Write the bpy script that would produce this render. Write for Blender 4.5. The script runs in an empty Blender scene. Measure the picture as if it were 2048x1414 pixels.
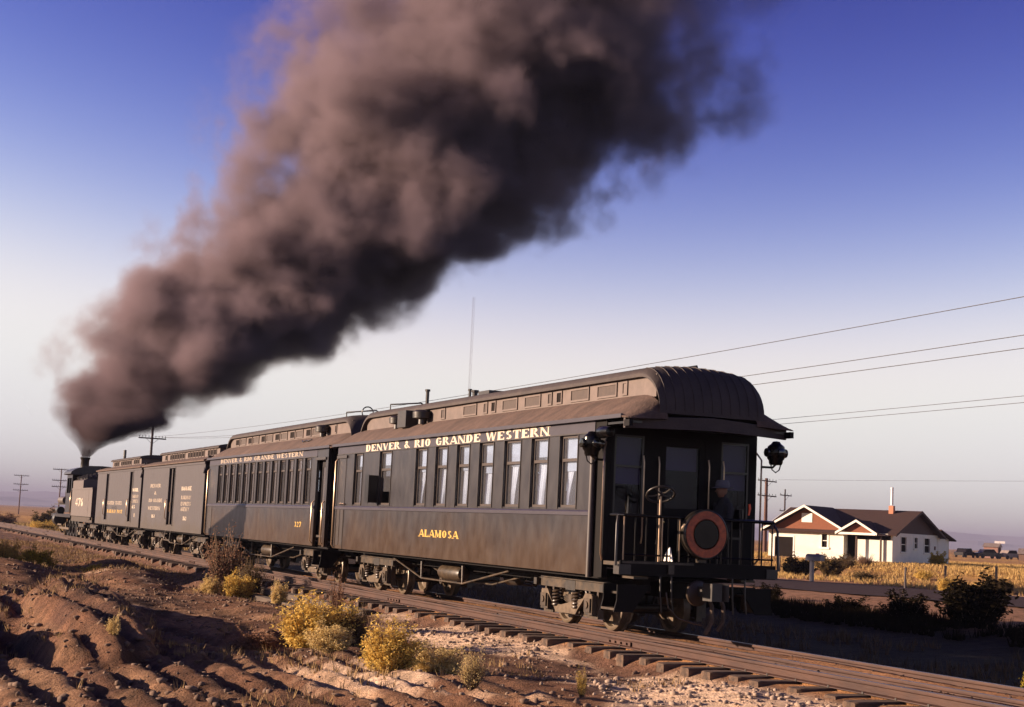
import bpy, bmesh, math, random
import numpy as np
from mathutils import Vector, Matrix

random.seed(7)
S = bpy.context.scene
COL = S.collection
rad = math.radians

# ------------------------------------------------------------------ camera
CAM = (-10.6066, 0.0, 1.3732)
YAW, PITCH, ROLL = 0.40994, 0.11590, 0.04661
cam_d = bpy.data.cameras.new('camera')
cam_d.sensor_width = 36.0
cam_d.lens = 52.73
cam_d.clip_start = 0.1
cam_d.clip_end = 60000
cam = bpy.data.objects.new('camera', cam_d)
COL.objects.link(cam)
fwd = Vector((math.sin(YAW)*math.cos(PITCH), math.cos(YAW)*math.cos(PITCH), math.sin(PITCH)))
rgt = Vector((math.cos(YAW), -math.sin(YAW), 0))
upv = rgt.cross(fwd)
r2 = rgt*math.cos(ROLL) + upv*math.sin(ROLL)
u2 = -rgt*math.sin(ROLL) + upv*math.cos(ROLL)
cam.matrix_world = Matrix(((r2.x, u2.x, -fwd.x, CAM[0]), (r2.y, u2.y, -fwd.y, CAM[1]), (r2.z, u2.z, -fwd.z, CAM[2]), (0, 0, 0, 1)))
S.camera = cam

# ------------------------------------------------------------------ sky, sun, exposure
EXPO = 2.8
SUN_EL, SUN_AZ = rad(12.4), rad(-65.0)     # azimuth from +Y towards +X
world = bpy.data.worlds.new('World')
S.world = world
world.use_nodes = True
wt = world.node_tree
for n in list(wt.nodes): wt.nodes.remove(n)
wo = wt.nodes.new('ShaderNodeOutputWorld'); wb = wt.nodes.new('ShaderNodeBackground')
sky = wt.nodes.new('ShaderNodeTexSky')
sky.sky_type = 'NISHITA'; sky.sun_disc = False
sky.sun_elevation = SUN_EL; sky.sun_rotation = SUN_AZ
sky.altitude = 2300; sky.air_density = 1.0; sky.dust_density = 0.6; sky.ozone_density = 3.0
wb.inputs['Strength'].default_value = 0.15
# slide-film response of the sky: each colour layer has its own contrast and saturates at white
sp_ = wt.nodes.new('ShaderNodeSeparateColor'); cb_ = wt.nodes.new('ShaderNodeCombineColor')
wt.links.new(sky.outputs[0], sp_.inputs[0])
for i, (k_, g) in enumerate(((.762, 4.7), (.409, 4.5), (.298, 3.2))):
    cur = sp_.outputs[i]
    for op, v0, v1 in (('MULTIPLY', None, k_), ('POWER', None, g), ('MULTIPLY', None, -1.0), ('EXPONENT', None, None), ('SUBTRACT', 1.0, None), ('MULTIPLY', None, 1/EXPO/.15)):
        nd_ = wt.nodes.new('ShaderNodeMath'); nd_.operation = op
        if v0 is not None: nd_.inputs[0].default_value = v0; wt.links.new(cur, nd_.inputs[1])
        else:
            wt.links.new(cur, nd_.inputs[0])
            if v1 is not None: nd_.inputs[1].default_value = v1
        cur = nd_.outputs[0]
    wt.links.new(cur, cb_.inputs[i])
wt.links.new(cb_.outputs[0], wb.inputs[0]); wt.links.new(wb.outputs[0], wo.inputs[0])

sun_d = bpy.data.lights.new('sun', 'SUN'); sun_d.energy = 5.0; sun_d.angle = rad(0.55); sun_d.color = (1.0, 0.735, 0.54)
sun = bpy.data.objects.new('sun', sun_d); COL.objects.link(sun)
sdir = Vector((math.sin(SUN_AZ)*math.cos(SUN_EL), math.cos(SUN_AZ)*math.cos(SUN_EL), math.sin(SUN_EL)))
sun.rotation_euler = sdir.to_track_quat('Z', 'Y').to_euler()
sun.location = (-60, 40, 40)

S.view_settings.view_transform = 'Standard'
S.view_settings.look = 'None'
S.view_settings.exposure = math.log2(EXPO)
S.view_settings.gamma = 1.0
S.render.engine = 'CYCLES'
cy = S.cycles
cy.use_denoising = True
cy.max_bounces = 6; cy.diffuse_bounces = 3; cy.glossy_bounces = 3; cy.transmission_bounces = 4
cy.transparent_max_bounces = 12; cy.volume_bounces = 0
cy.volume_step_rate = 0.5; cy.volume_max_steps = 220
cy.caustics_reflective = False; cy.caustics_refractive = False

# ------------------------------------------------------------------ helpers
class MB:
    """collects faces; build() links them as one mesh object"""
    def __init__(s): s.v = []; s.f = []
    def add(s, vs, fs):
        o = len(s.v); s.v.extend([tuple(p) for p in vs]); s.f.extend([tuple(i+o for i in f) for f in fs]); return s
    def box(s, x0, x1, y0, y1, z0, z1):
        if x0 > x1: x0, x1 = x1, x0
        if y0 > y1: y0, y1 = y1, y0
        if z0 > z1: z0, z1 = z1, z0
        v = [(x0,y0,z0),(x1,y0,z0),(x1,y1,z0),(x0,y1,z0),(x0,y0,z1),(x1,y0,z1),(x1,y1,z1),(x0,y1,z1)]
        return s.add(v, [(3,2,1,0),(4,5,6,7),(0,1,5,4),(1,2,6,5),(2,3,7,6),(3,0,4,7)])
    def loft(s, rings, closed=True, caps=True):
        n = len(rings[0]); vs = [p for r in rings for p in r]; fs = []
        m = n if closed else n-1
        for i in range(len(rings)-1):
            for j in range(m):
                k = (j+1) % n
                fs.append((i*n+j, i*n+k, (i+1)*n+k, (i+1)*n+j))
        if caps and closed:
            fs.append(tuple(range(n-1, -1, -1))); fs.append(tuple((len(rings)-1)*n+j for j in range(n)))
        return s.add(vs, fs)
    def cyl(s, a, b, r0, r1=None, n=12, caps=True):
        r1 = r0 if r1 is None else r1
        a = Vector(a); b = Vector(b); d = (b-a).normalized()
        t = Vector((0,0,1)) if abs(d.z) < .9 else Vector((1,0,0))
        u = d.cross(t).normalized(); w = d.cross(u)
        R = []
        for c, r in ((a, r0), (b, r1)):
            R.append([c + u*(r*math.cos(2*math.pi*k/n)) + w*(r*math.sin(2*math.pi*k/n)) for k in range(n)])
        return s.loft(R, True, caps)
    def tube(s, pts, r, n=7):
        pts = [Vector(p) for p in pts]; R = []; pu = None
        for i, p in enumerate(pts):
            d = (pts[min(i+1, len(pts)-1)] - pts[max(i-1, 0)]).normalized()
            if pu is None:
                t = Vector((0,0,1)) if abs(d.z) < .9 else Vector((1,0,0)); u = d.cross(t).normalized()
            else:
                u = (pu - d*pu.dot(d)).normalized()
            w = d.cross(u); pu = u
            rr = r[i] if isinstance(r, (list, tuple)) else r
            R.append([p + u*(rr*math.cos(2*math.pi*k/n)) + w*(rr*math.sin(2*math.pi*k/n)) for k in range(n)])
        return s.loft(R)
    def lathe(s, prof, c=(0,0,0), axis='z', n=24):
        """prof: (radius, height) pairs along the axis"""
        R = []
        for r, h in prof:
            ring = []
            for k in range(n):
                a = 2*math.pi*k/n; ca, sa = r*math.cos(a), r*math.sin(a)
                p = {'z': (ca, sa, h), 'x': (h, ca, sa), 'y': (ca, h, sa)}[axis]
                ring.append((p[0]+c[0], p[1]+c[1], p[2]+c[2]))
            R.append(ring)
        return s.loft(R)
    def prism(s, poly, a0, a1, axis='y'):
        """poly: 2-D outline; axis y -> (x,z), x -> (y,z), z -> (x,y)"""
        def P(p, a): return {'y': (p[0], a, p[1]), 'x': (a, p[0], p[1]), 'z': (p[0], p[1], a)}[axis]
        return s.loft([[P(p, a0) for p in poly], [P(p, a1) for p in poly]])
    def torus(s, c, R, r, axis='z', n=20, m=8):
        rings = []
        for i in range(n+1):
            a = 2*math.pi*i/n; ring = []
            for j in range(m):
                b = 2*math.pi*j/m; q = R + r*math.cos(b); h = r*math.sin(b)
                p = {'z': (q*math.cos(a), q*math.sin(a), h), 'x': (h, q*math.cos(a), q*math.sin(a)), 'y': (q*math.cos(a), h, q*math.sin(a))}[axis]
                ring.append((p[0]+c[0], p[1]+c[1], p[2]+c[2]))
            rings.append(ring)
        return s.loft(rings, True, False)
    def mesh(s, name, mat, smooth=None):
        me = bpy.data.meshes.new(name)
        me.from_pydata(s.v, [], s.f); me.update()
        bm = bmesh.new(); bm.from_mesh(me)
        bmesh.ops.recalc_face_normals(bm, faces=bm.faces)
        bm.to_mesh(me); bm.free()
        if mat is not None: me.materials.append(mat)
        if smooth:
            me.polygons.foreach_set('use_smooth', [True]*len(me.polygons))
            try: me.set_sharp_from_angle(angle=rad(smooth))
            except Exception: pass
        return me
    def build(s, name, mat, parent=None, smooth=None, loc=(0,0,0)):
        return put(name, s.mesh(name, mat, smooth), parent, loc)

def put(name, me, parent=None, loc=(0,0,0), rz=0, sc=None):
    o = bpy.data.objects.new(name, me); COL.objects.link(o)
    if parent is not None: o.parent = parent
    o.location = loc
    if rz: o.rotation_euler = (0, 0, rz)
    if sc: o.scale = sc if not isinstance(sc, (int, float)) else (sc, sc, sc)
    return o
def tag(o, label=None, cat=None, group=None, kind=None):
    if label: o['label'] = label
    if cat: o['category'] = cat
    if group: o['group'] = group
    if kind: o['kind'] = kind
    return o
def thing(name, label, cat, loc=(0,0,0), rz=0, group=None):
    o = bpy.data.objects.new(name, None); COL.objects.link(o)
    o.location = loc; o.rotation_euler = (0, 0, rz); o.empty_display_size = .3
    return tag(o, label, cat, group)

# ------------------------------------------------------------------ materials
MATS = {}
BRIGHT = ('letter_', 'curtain', 'shade', 'brass', 'handrail', 'house_white', 'house_trim', 'leaf_', 'grass_', 'white_', 'pipe_', 'skin', 'hat', 'drum', 'red_', 'gable', 'brick', 'shingle', 'mailbox', 'mountain')
def mat(name, c1, c2=None, scale=6.0, rough=.7, bump=0.0, bscale=None, metal=0.0, spec=.5, detail=5, stretch=None, coat=0.0, contrast=(.35, .65)):
    if not name.startswith(BRIGHT):
        c1 = tuple(v*.56 for v in c1); c2 = None if c2 is None else tuple(v*.56 for v in c2)
    m = bpy.data.materials.new(name); m.use_nodes = True; t = m.node_tree; N = t.nodes; L = t.links
    b = N['Principled BSDF']
    b.inputs['Roughness'].default_value = rough; b.inputs['Metallic'].default_value = metal
    b.inputs['Specular IOR Level'].default_value = spec
    if coat: b.inputs['Coat Weight'].default_value = coat; b.inputs['Coat Roughness'].default_value = .12
    b.inputs['Base Color'].default_value = (*c1, 1)
    if c2 is not None or bump:
        tc = N.new('ShaderNodeTexCoord'); src = tc.outputs['Object']
        if stretch:
            mp = N.new('ShaderNodeMapping'); mp.inputs['Scale'].default_value = stretch
            L.new(src, mp.inputs[0]); src = mp.outputs[0]
        nz = N.new('ShaderNodeTexNoise'); nz.inputs['Scale'].default_value = scale; nz.inputs['Detail'].default_value = detail
        nz.inputs['Roughness'].default_value = .65
        L.new(src, nz.inputs['Vector'])
        if c2 is not None:
            mr = N.new('ShaderNodeMapRange'); mr.inputs[1].default_value, mr.inputs[2].default_value = contrast
            mx = N.new('ShaderNodeMix'); mx.data_type = 'RGBA'
            mx.inputs[6].default_value = (*c1, 1); mx.inputs[7].default_value = (*c2, 1)
            L.new(nz.outputs['Fac'], mr.inputs[0]); L.new(mr.outputs[0], mx.inputs[0]); L.new(mx.outputs[2], b.inputs['Base Color'])
        if bump:
            n2 = nz
            if bscale:
                n2 = N.new('ShaderNodeTexNoise'); n2.inputs['Scale'].default_value = bscale; n2.inputs['Detail'].default_value = 6
                L.new(src, n2.inputs['Vector'])
            bp = N.new('ShaderNodeBump'); bp.inputs['Strength'].default_value = bump; bp.inputs['Distance'].default_value = .02
            L.new(n2.outputs['Fac'], bp.inputs['Height']); L.new(bp.outputs[0], b.inputs['Normal'])
    MATS[name] = m
    return m

def glass_mat(name, tint=(.85, .9, .95), dust=.06, dustc=(.5, .48, .5), gl=1.0):
    """thin window pane: clear with a Fresnel reflection and a film of dust"""
    m = bpy.data.materials.new(name); m.use_nodes = True; t = m.node_tree; N = t.nodes; L = t.links
    N.remove(N['Principled BSDF']); out = N['Material Output']
    tr = N.new('ShaderNodeBsdfTransparent'); tr.inputs[0].default_value = (*tint, 1)
    g = N.new('ShaderNodeBsdfGlossy'); g.inputs['Roughness'].default_value = .04; g.inputs[0].default_value = (gl, gl, gl, 1)
    df = N.new('ShaderNodeBsdfDiffuse'); df.inputs[0].default_value = (*dustc, 1)
    lw = N.new('ShaderNodeLayerWeight'); lw.inputs[0].default_value = .5
    p5 = N.new('ShaderNodeMath'); p5.operation = 'POWER'; p5.inputs[1].default_value = 5; L.new(lw.outputs['Facing'], p5.inputs[0])
    fr = N.new('ShaderNodeMath'); fr.operation = 'MULTIPLY_ADD'; fr.inputs[1].default_value = .92; fr.inputs[2].default_value = .05; L.new(p5.outputs[0], fr.inputs[0])
    m1 = N.new('ShaderNodeMixShader'); m1.inputs[0].default_value = dust
    L.new(tr.outputs[0], m1.inputs[1]); L.new(df.outputs[0], m1.inputs[2])
    m2 = N.new('ShaderNodeMixShader'); L.new(fr.outputs[0], m2.inputs[0]); L.new(m1.outputs[0], m2.inputs[1]); L.new(g.outputs[0], m2.inputs[2])
    L.new(m2.outputs[0], out.inputs[0]); MATS[name] = m
    return m

def car_paint(name, top, low, zlo, zhi, rough=.42):
    """dark coach paint with a film of road dust that thickens in uneven patches towards the sill"""
    m = bpy.data.materials.new(name); m.use_nodes = True; t = m.node_tree; N = t.nodes; L = t.links
    b = N['Principled BSDF']; b.inputs['Roughness'].default_value = rough; b.inputs['Specular IOR Level'].default_value = .5
    tc = N.new('ShaderNodeTexCoord'); sp = N.new('ShaderNodeSeparateXYZ'); L.new(tc.outputs['Object'], sp.inputs[0])
    nz = N.new('ShaderNodeTexNoise'); nz.inputs['Scale'].default_value = 1.1; nz.inputs['Detail'].default_value = 5
    mp = N.new('ShaderNodeMapping'); mp.inputs['Scale'].default_value = (1, 1.3, .6); L.new(tc.outputs['Object'], mp.inputs[0]); L.new(mp.outputs[0], nz.inputs['Vector'])
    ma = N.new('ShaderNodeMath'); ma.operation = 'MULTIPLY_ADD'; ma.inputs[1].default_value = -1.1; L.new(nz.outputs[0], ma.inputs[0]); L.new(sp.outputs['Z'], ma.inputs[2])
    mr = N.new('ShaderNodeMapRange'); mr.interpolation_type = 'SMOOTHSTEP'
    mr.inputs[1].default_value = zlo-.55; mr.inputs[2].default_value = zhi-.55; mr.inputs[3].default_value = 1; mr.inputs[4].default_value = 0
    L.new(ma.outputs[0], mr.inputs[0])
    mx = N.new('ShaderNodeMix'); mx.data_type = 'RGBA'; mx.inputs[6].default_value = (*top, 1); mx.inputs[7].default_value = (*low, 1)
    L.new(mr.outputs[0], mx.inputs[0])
    n2 = N.new('ShaderNodeTexNoise'); n2.inputs['Scale'].default_value = 9; n2.inputs['Detail'].default_value = 6
    mp2 = N.new('ShaderNodeMapping'); mp2.inputs['Scale'].default_value = (1, .5, .32); L.new(tc.outputs['Object'], mp2.inputs[0]); L.new(mp2.outputs[0], n2.inputs['Vector'])
    m2 = N.new('ShaderNodeMapRange'); m2.inputs[3].default_value = .74; m2.inputs[4].default_value = 1.24; L.new(n2.outputs[0], m2.inputs[0])
    mu = N.new('ShaderNodeMix'); mu.data_type = 'RGBA'; mu.blend_type = 'MULTIPLY'; mu.inputs[0].default_value = 1
    L.new(mx.outputs[2], mu.inputs[6]); L.new(m2.outputs[0], mu.inputs[7]); L.new(mu.outputs[2], b.inputs['Base Color'])
    mr3 = N.new('ShaderNodeMapRange'); mr3.inputs[3].default_value = rough-.08; mr3.inputs[4].default_value = rough+.16
    L.new(n2.outputs[0], mr3.inputs[0]); L.new(mr3.outputs[0], b.inputs['Roughness'])
    bp = N.new('ShaderNodeBump'); bp.inputs['Strength'].default_value = .05; bp.inputs['Distance'].default_value = .02
    L.new(nz.outputs[0], bp.inputs['Height']); L.new(bp.outputs[0], b.inputs['Normal'])
    MATS[name] = m
    return m

car_paint('coach_paint', (.0205, .0178, .0200), (.0330, .0155, .0042), .80, 1.75, .31)  # lower colour holds the reflection of the brown ground
car_paint('baggage_paint', (.030, .0225, .0255), (.027, .0155, .0085), .8, 1.25, .5)
mat('letter_paint', (.033, .027, .038), (.027, .022, .031), 3, .4, spec=.5)
mat('trim', (.060, .046, .040), (.045, .034, .030), 5, .4)
mat('window_frame', (.075, .050, .040), (.055, .038, .032), 8, .45)
mat('black', (.012, .011, .011), (.020, .017, .015), 4, .32, spec=.5)
mat('black_gloss', (.008, .007, .007), None, 1, .22, spec=.25)
mat('end_black', (.008, .006, .006), None, 1, .55, spec=.12)
mat('lens_dark', (.02, .022, .02), None, 1, .08, spec=.8)
mat('iron', (.030, .026, .024), (.055, .044, .036), 9, .42, .2)
mat('dusty_iron', (.125, .083, .047), (.030, .021, .014), 6, .42, .3)
mat('wheel_steel', (.30, .225, .150), (.17, .125, .085), 9, .38, .1, metal=.3)
mat('roof_tar', (.205, .128, .096), (.105, .066, .050), 3.0, .85, .7, 22, detail=9, stretch=(1, 1.6, 1))
mat('roof_dark', (.055, .040, .038), (.085, .062, .056), 3, .75, .35, 16)
mat('clerestory', (.22, .155, .13), (.15, .105, .085), 4, .6, .1)
mat('louvre', (.060, .036, .028), (.09, .055, .04), 12, .7)
mat('brass', (.55, .36, .14), None, 1, .22, metal=1)
mat('handrail', (.42, .30, .20), (.30, .21, .14), 8, .30, metal=.6)
mat('letter_cream', (.60, .50, .37), (.46, .37, .28), 30, .5)
mat('letter_gold', (.55, .35, .07), (.44, .26, .05), 30, .4)
mat('letter_dim', (.36, .285, .21), (.25, .20, .155), 25, .6)
mat('curtain', (.78, .76, .80), (.68, .66, .70), 5, .85)
mat('shade', (.46, .48, .56), (.39, .41, .48), 5, .8)
mat('purple_blind', (.10, .05, .17), None, 1, .8)
mat('dark_drape', (.012, .008, .010), None, 1, .9, spec=.1)
mat('interior', (.05, .033, .025), None, 1, .8)
mat('interior_wood', (.20, .085, .035), (.14, .06, .025), 5, .55, stretch=(1, 1, .2))
mat('drum_orange', (.46, .085, .018), (.22, .035, .010), 14, .45)
mat('drum_black', (.010, .009, .009), (.018, .014, .010), 6, .35)
mat('white_cloth', (.85, .82, .76), None, 1, .8)
mat('red_glass', (.75, .09, .03), None, 1, .2)
glass_mat('glass')
glass_mat('glass_clear', dust=.0, gl=.20)
glass_mat('glass_dusty', dust=.16, dustc=(.45, .42, .45))
mat('rail_steel', (.072, .036, .028), (.125, .060, .040), 4, .65, .2, 30, stretch=(1, .35, 1.5), spec=.25)
mat('rail_top', (.22, .155, .14), (.14, .095, .085), 8, .38, metal=.5, stretch=(1, .1, 1))
mat('tie_wood', (.22, .13, .078), (.05, .03, .02), 5, .88, .6, 22, stretch=(.6, 3, 3))
mat('timber_old', (.170, .118, .084), (.090, .064, .048), 6, .9, .5, 24, stretch=(2, .25, 2))
mat('asphalt', (.115, .080, .082), (.085, .060, .062), 2.5, .95, .3, 60, spec=.05)
mat('stone', (.30, .20, .145), (.44, .33, .24), 1.3, .9, .3, 8)
mat('coal', (.012, .011, .011), (.03, .027, .026), 7, .5, .8, 9)
mat('tender_grey', (.155, .118, .105), (.12, .09, .08), 4, .55)
mat('house_white', (.70, .68, .58), (.64, .62, .53), 2, .75, .06, 30)
mat('house_trim', (.74, .71, .61), None, 1, .6)
mat('gable_red', (.20, .060, .022), (.16, .048, .018), 6, .8)
mat('shingle', (.045, .017, .012), (.030, .012, .009), 5, .9, .4, 20)
mat('house_dark', (.018, .012, .010), None, 1, .8, spec=.1)
mat('porch_brown', (.10, .050, .036), (.08, .04, .03), 5, .8)
mat('brick_chimney', (.48, .20, .11), (.38, .15, .085), 14, .8)
mat('pipe_white', (.74, .70, .68), None, 1, .4)
mat('foundation', (.26, .15, .105), None, 1, .9)
mat('pole_wood', (.085, .052, .040), (.050, .032, .027), 7, .85, .3, 20, stretch=(1, 1, .15))
mat('pole_red', (.20, .085, .055), (.13, .06, .045), 7, .8, .3, 20, stretch=(1, 1, .15))
mat('insulator', (.10, .14, .13), None, 1, .15)
mat('wire', (.03, .026, .026), None, 1, .6)
mat('post_grey', (.27, .22, .19), (.19, .155, .135), 9, .85, .3, 30, stretch=(1, 1, .2))
mat('mailbox_grey', (.13, .13, .16), (.10, .10, .13), 6, .45, metal=.3)
mat('mast', (.35, .33, .36), None, 1, .6)
mat('stem', (.21, .135, .075), (.15, .095, .055), 9, .85)
def leaf_mat(name, c1, c2, scale=7):
    """leaves let some light through"""
    m = bpy.data.materials.new(name); m.use_nodes = True; t = m.node_tree; N = t.nodes; L = t.links
    N.remove(N['Principled BSDF'])
    tc = N.new('ShaderNodeTexCoord'); nz = N.new('ShaderNodeTexNoise'); nz.inputs['Scale'].default_value = scale; nz.inputs['Detail'].default_value = 3; L.new(tc.outputs['Object'], nz.inputs['Vector'])
    mr = N.new('ShaderNodeMapRange'); mr.inputs[1].default_value = .35; mr.inputs[2].default_value = .65; L.new(nz.outputs[0], mr.inputs[0])
    mx = N.new('ShaderNodeMix'); mx.data_type = 'RGBA'; mx.inputs[6].default_value = (*c1, 1); mx.inputs[7].default_value = (*c2, 1); L.new(mr.outputs[0], mx.inputs[0])
    d = N.new('ShaderNodeBsdfDiffuse'); tl = N.new('ShaderNodeBsdfTranslucent'); L.new(mx.outputs[2], d.inputs[0]); L.new(mx.outputs[2], tl.inputs[0])
    ms = N.new('ShaderNodeMixShader'); ms.inputs[0].default_value = .35; L.new(d.outputs[0], ms.inputs[1]); L.new(tl.outputs[0], ms.inputs[2]); L.new(ms.outputs[0], N['Material Output'].inputs[0])
    MATS[name] = m
leaf_mat('leaf_yellow', (.74, .52, .15), (.60, .42, .11))
leaf_mat('leaf_pale', (.72, .55, .26), (.58, .44, .19))
leaf_mat('leaf_green', (.34, .28, .045), (.52, .37, .05))
leaf_mat('leaf_dry', (.36, .21, .135), (.25, .145, .095))
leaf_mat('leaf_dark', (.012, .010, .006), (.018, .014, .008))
leaf_mat('leaf_sage', (.15, .105, .05), (.085, .062, .032))
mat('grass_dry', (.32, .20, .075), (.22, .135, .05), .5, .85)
mat('grass_shade', (.12, .07, .03), (.07, .045, .02), .5, .9)  # darker copy of the dry grass: shade behind the track put into colour
mat('grass_gold', (.46, .30, .10), (.34, .215, .07), .3, .85)
mat('mountain', (.13, .105, .10), (.09, .075, .075), .002, .95)
mat('shed_tin', (.42, .34, .30), (.30, .22, .19), 3, .6)
mat('shed_red', (.45, .24, .18), (.36, .19, .15), 3, .8)
mat('car_dark', (.03, .025, .026), None, 1, .25)
mat('tyre', (.015, .014, .014), None, 1, .8)
mat('skin', (.20, .105, .07), None, 1, .6)
mat('hat_grey', (.11, .11, .14), (.08, .08, .10), 20, .85)
mat('suit_dark', (.03, .028, .034), None, 1, .85)
M = MATS

# ------------------------------------------------------------------ ground
def vnoise(x, y, seed=0):
    xi = np.floor(x).astype(np.int64); yi = np.floor(y).astype(np.int64); xf = x-xi; yf = y-yi
    def h(a, b):
        n = (a*374761393 + b*668265263 + seed*1274126177) & 0x7fffffff
        n = ((n ^ (n >> 13))*1274126177) & 0x7fffffff
        return ((n ^ (n >> 16)) & 0xffff)/65535.0
    u = xf*xf*(3-2*xf); v = yf*yf*(3-2*yf)
    return (h(xi, yi)*(1-u)+h(xi+1, yi)*u)*(1-v) + (h(xi, yi+1)*(1-u)+h(xi+1, yi+1)*u)*v
def fbm(x, y, o=4, seed=0):
    r = 0; a = .5; t = 0
    for i in range(o):
        r = r + a*vnoise(x*2**i, y*2**i, seed+i*17); t += a; a *= .5
    return r/t
def sm(a, b, x):
    t = np.clip((x-a)/(b-a), 0, 1); return t*t*(3-2*t)
def bump2(x, y, cx, cy, rx, ry, ang=0.0, p=2):
    c, s = math.cos(ang), math.sin(ang); dx = x-cx; dy = y-cy
    u = (dx*c+dy*s)/rx; v = (-dx*s+dy*c)/ry
    return np.clip(1-(u*u+v*v), 0, 1)**p
def road_x(y):
    """centre line of the road beside the track"""
    return np.where(y < 75, 30.2-(y-52)*.24, 24.7-(75-75)*.24 + (y-75)*.05)
def height(x, y):
    x = np.asarray(x, float); y = np.asarray(y, float)
    near = sm(-1.28, -1.75, x)                     # camera side of the track
    z = -.158 + 0*x
    shoulder = .5+.5*np.sin(y*.35+1.0)*.6
    z = z - near*(.105+.03*shoulder+.09*fbm(y*.9, y*0+3.0, 3, 301))
    z = z + near*.10*bump2(x, y, -1.85, 20.8, .9, 3.4) + near*.12*bump2(x, y, -1.95, 13.2, 1.0, 2.6) + near*.08*bump2(x, y, -1.8, 25.2, .6, 1.1)
    # shallow ditch along the shoulder further up the line
    z = z - .10*bump2(x, y, -2.3, 31.5, 1.0, 6.5)
    # dirt tamped between the rails almost to the railheads
    fill = (sm(-.97, -.90, x)*(1-sm(-.54, -.47, x)) + sm(-.44, -.37, x)*(1-sm(.37, .44, x)))*(1-.55*sm(30, 60, y))
    z = z + fill*(.105+.012*np.sin(y*1.3+x*2))
    far = sm(1.0, 2.9, x)
    z = z - far*.80
    z = z + .38*sm(12.0, 19.5, x) + .62*sm(40, 56, x) + .25*sm(60, 400, x)
    # open country on the camera side
    z = z + .22*sm(-3, -40, x) + .15*sm(60, 160, y)*near
    z = z + .45*sm(-2.2, -9, x)*sm(34, 52, y)*(1-sm(75, 120, y))*fbm(x*.5, y*.35, 3, 31)
    d = np.hypot(x+6, y-22)
    rough = (1-sm(40, 140, d))
    bed = sm(-1.5, -1.9, x) + sm(1.1, 1.8, x)
    z = z + rough*bed*(.10*(fbm(x*1.3, y*1.3, 4, 3)-.5) + .05*(fbm(x*5, y*5, 3, 9)-.5))
    z = z + .012*(fbm(x*7, y*7, 2, 5)-.5)*rough
    # ploughed furrows
    w = sm(-3.3, -4.9, x+.09*(y-14))*(1-sm(25, 31, y))*sm(4, 9, y)
    v = x + .03*y + .30*(fbm(x*.35, y*.16, 2, 41)-.5)
    fur = 2*np.abs(np.sin(v*math.pi/.50))**.8-1.2
    z = z + w*(.092*fur*(.55+.6*fbm(x*.8, y*.10, 3, 51)) + .03*(fbm(x*2.4, y*.5, 4, 57)-.5))
    z = z + w*(.03*(fbm(x*6.2, y*2.6, 3, 87)-.5)) + w*.05*np.clip(fbm(x*6.5, y*5.0, 2, 93)-.55, 0, 1)*2.2
    # spoil heaps
    lump = .78+.44*fbm(x*.8, y*.6, 3, 61)
    z = z + lump*(.50*bump2(x, y, -7.25, 22.8, .95, 6.4, -.11, .55) + .24*bump2(x, y, -8.8, 27.0, 2.0, 5.5, -.1, .7) + .34*bump2(x, y, -9.35, 19.6, .6, 2.3, -.08, .5)
                  + .22*bump2(x, y, -5.0, 21.6, .8, .6, -.5, .9) + .30*bump2(x, y, -4.4, 36.5, 1.1, 3.4, .0, 1.0) + .30*bump2(x, y, -3.6, 44, 1.2, 3.5) + .4*bump2(x, y, -7.6, 38, 2.0, 4.0, .2, 1.0))
    z = z - .20*bump2(x, y, -5.4, 23.5, 1.7, 6.0, -.1, .7) - .18*bump2(x, y, -8.5, 19.4, .6, 2.2, -.08, .6) - .22*bump2(x, y, -3.2, 38.5, .9, 3.6, 0, .8)
    # embankment the far line of posts stands on, gentle swells far out
    z = z + sm(160, 2500, np.hypot(x, y))*2.2*(fbm(x*.004, y*.004, 3, 15)-.45)
    return z
def hz(x, y): return float(height(np.array([x]), np.array([y]))[0])

def geo(a, b, n): return list(np.geomspace(a, b, n))
xs = [-v for v in geo(13000, 17, 26)] + list(np.arange(-16.5, 3.01, .11)) + list(np.arange(3.4, 24, .6)) + list(np.arange(25, 120, 4)) + geo(125, 13000, 24)
ys = [-v for v in geo(13000, 10, 22)] + [-6, -2, 2, 5] + list(np.arange(7.5, 48, .125)) + list(np.arange(48.4, 130, .8)) + geo(132, 13000, 34)
X, Y = np.meshgrid(np.array(xs), np.array(ys), indexing='ij')
Z = height(X, Y)
nx, ny = X.shape
gm = bpy.data.meshes.new('ground')
gm.vertices.add(nx*ny); gm.vertices.foreach_set('co', np.stack([X, Y, Z], -1).reshape(-1).astype(np.float32))
idx = np.arange(nx*ny).reshape(nx, ny)
q4 = np.stack([idx[:-1, :-1], idx[1:, :-1], idx[1:, 1:], idx[:-1, 1:]], -1).reshape(-1, 4)
gm.loops.add(q4.size); gm.loops.foreach_set('vertex_index', q4.reshape(-1).astype(np.int32))
gm.polygons.add(len(q4)); gm.polygons.foreach_set('loop_start', (np.arange(len(q4))*4).astype(np.int32)); gm.polygons.foreach_set('loop_total', np.full(len(q4), 4, np.int32))
gm.polygons.foreach_set('use_smooth', np.ones(len(q4), bool))
gm.update(calc_edges=True)
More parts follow.
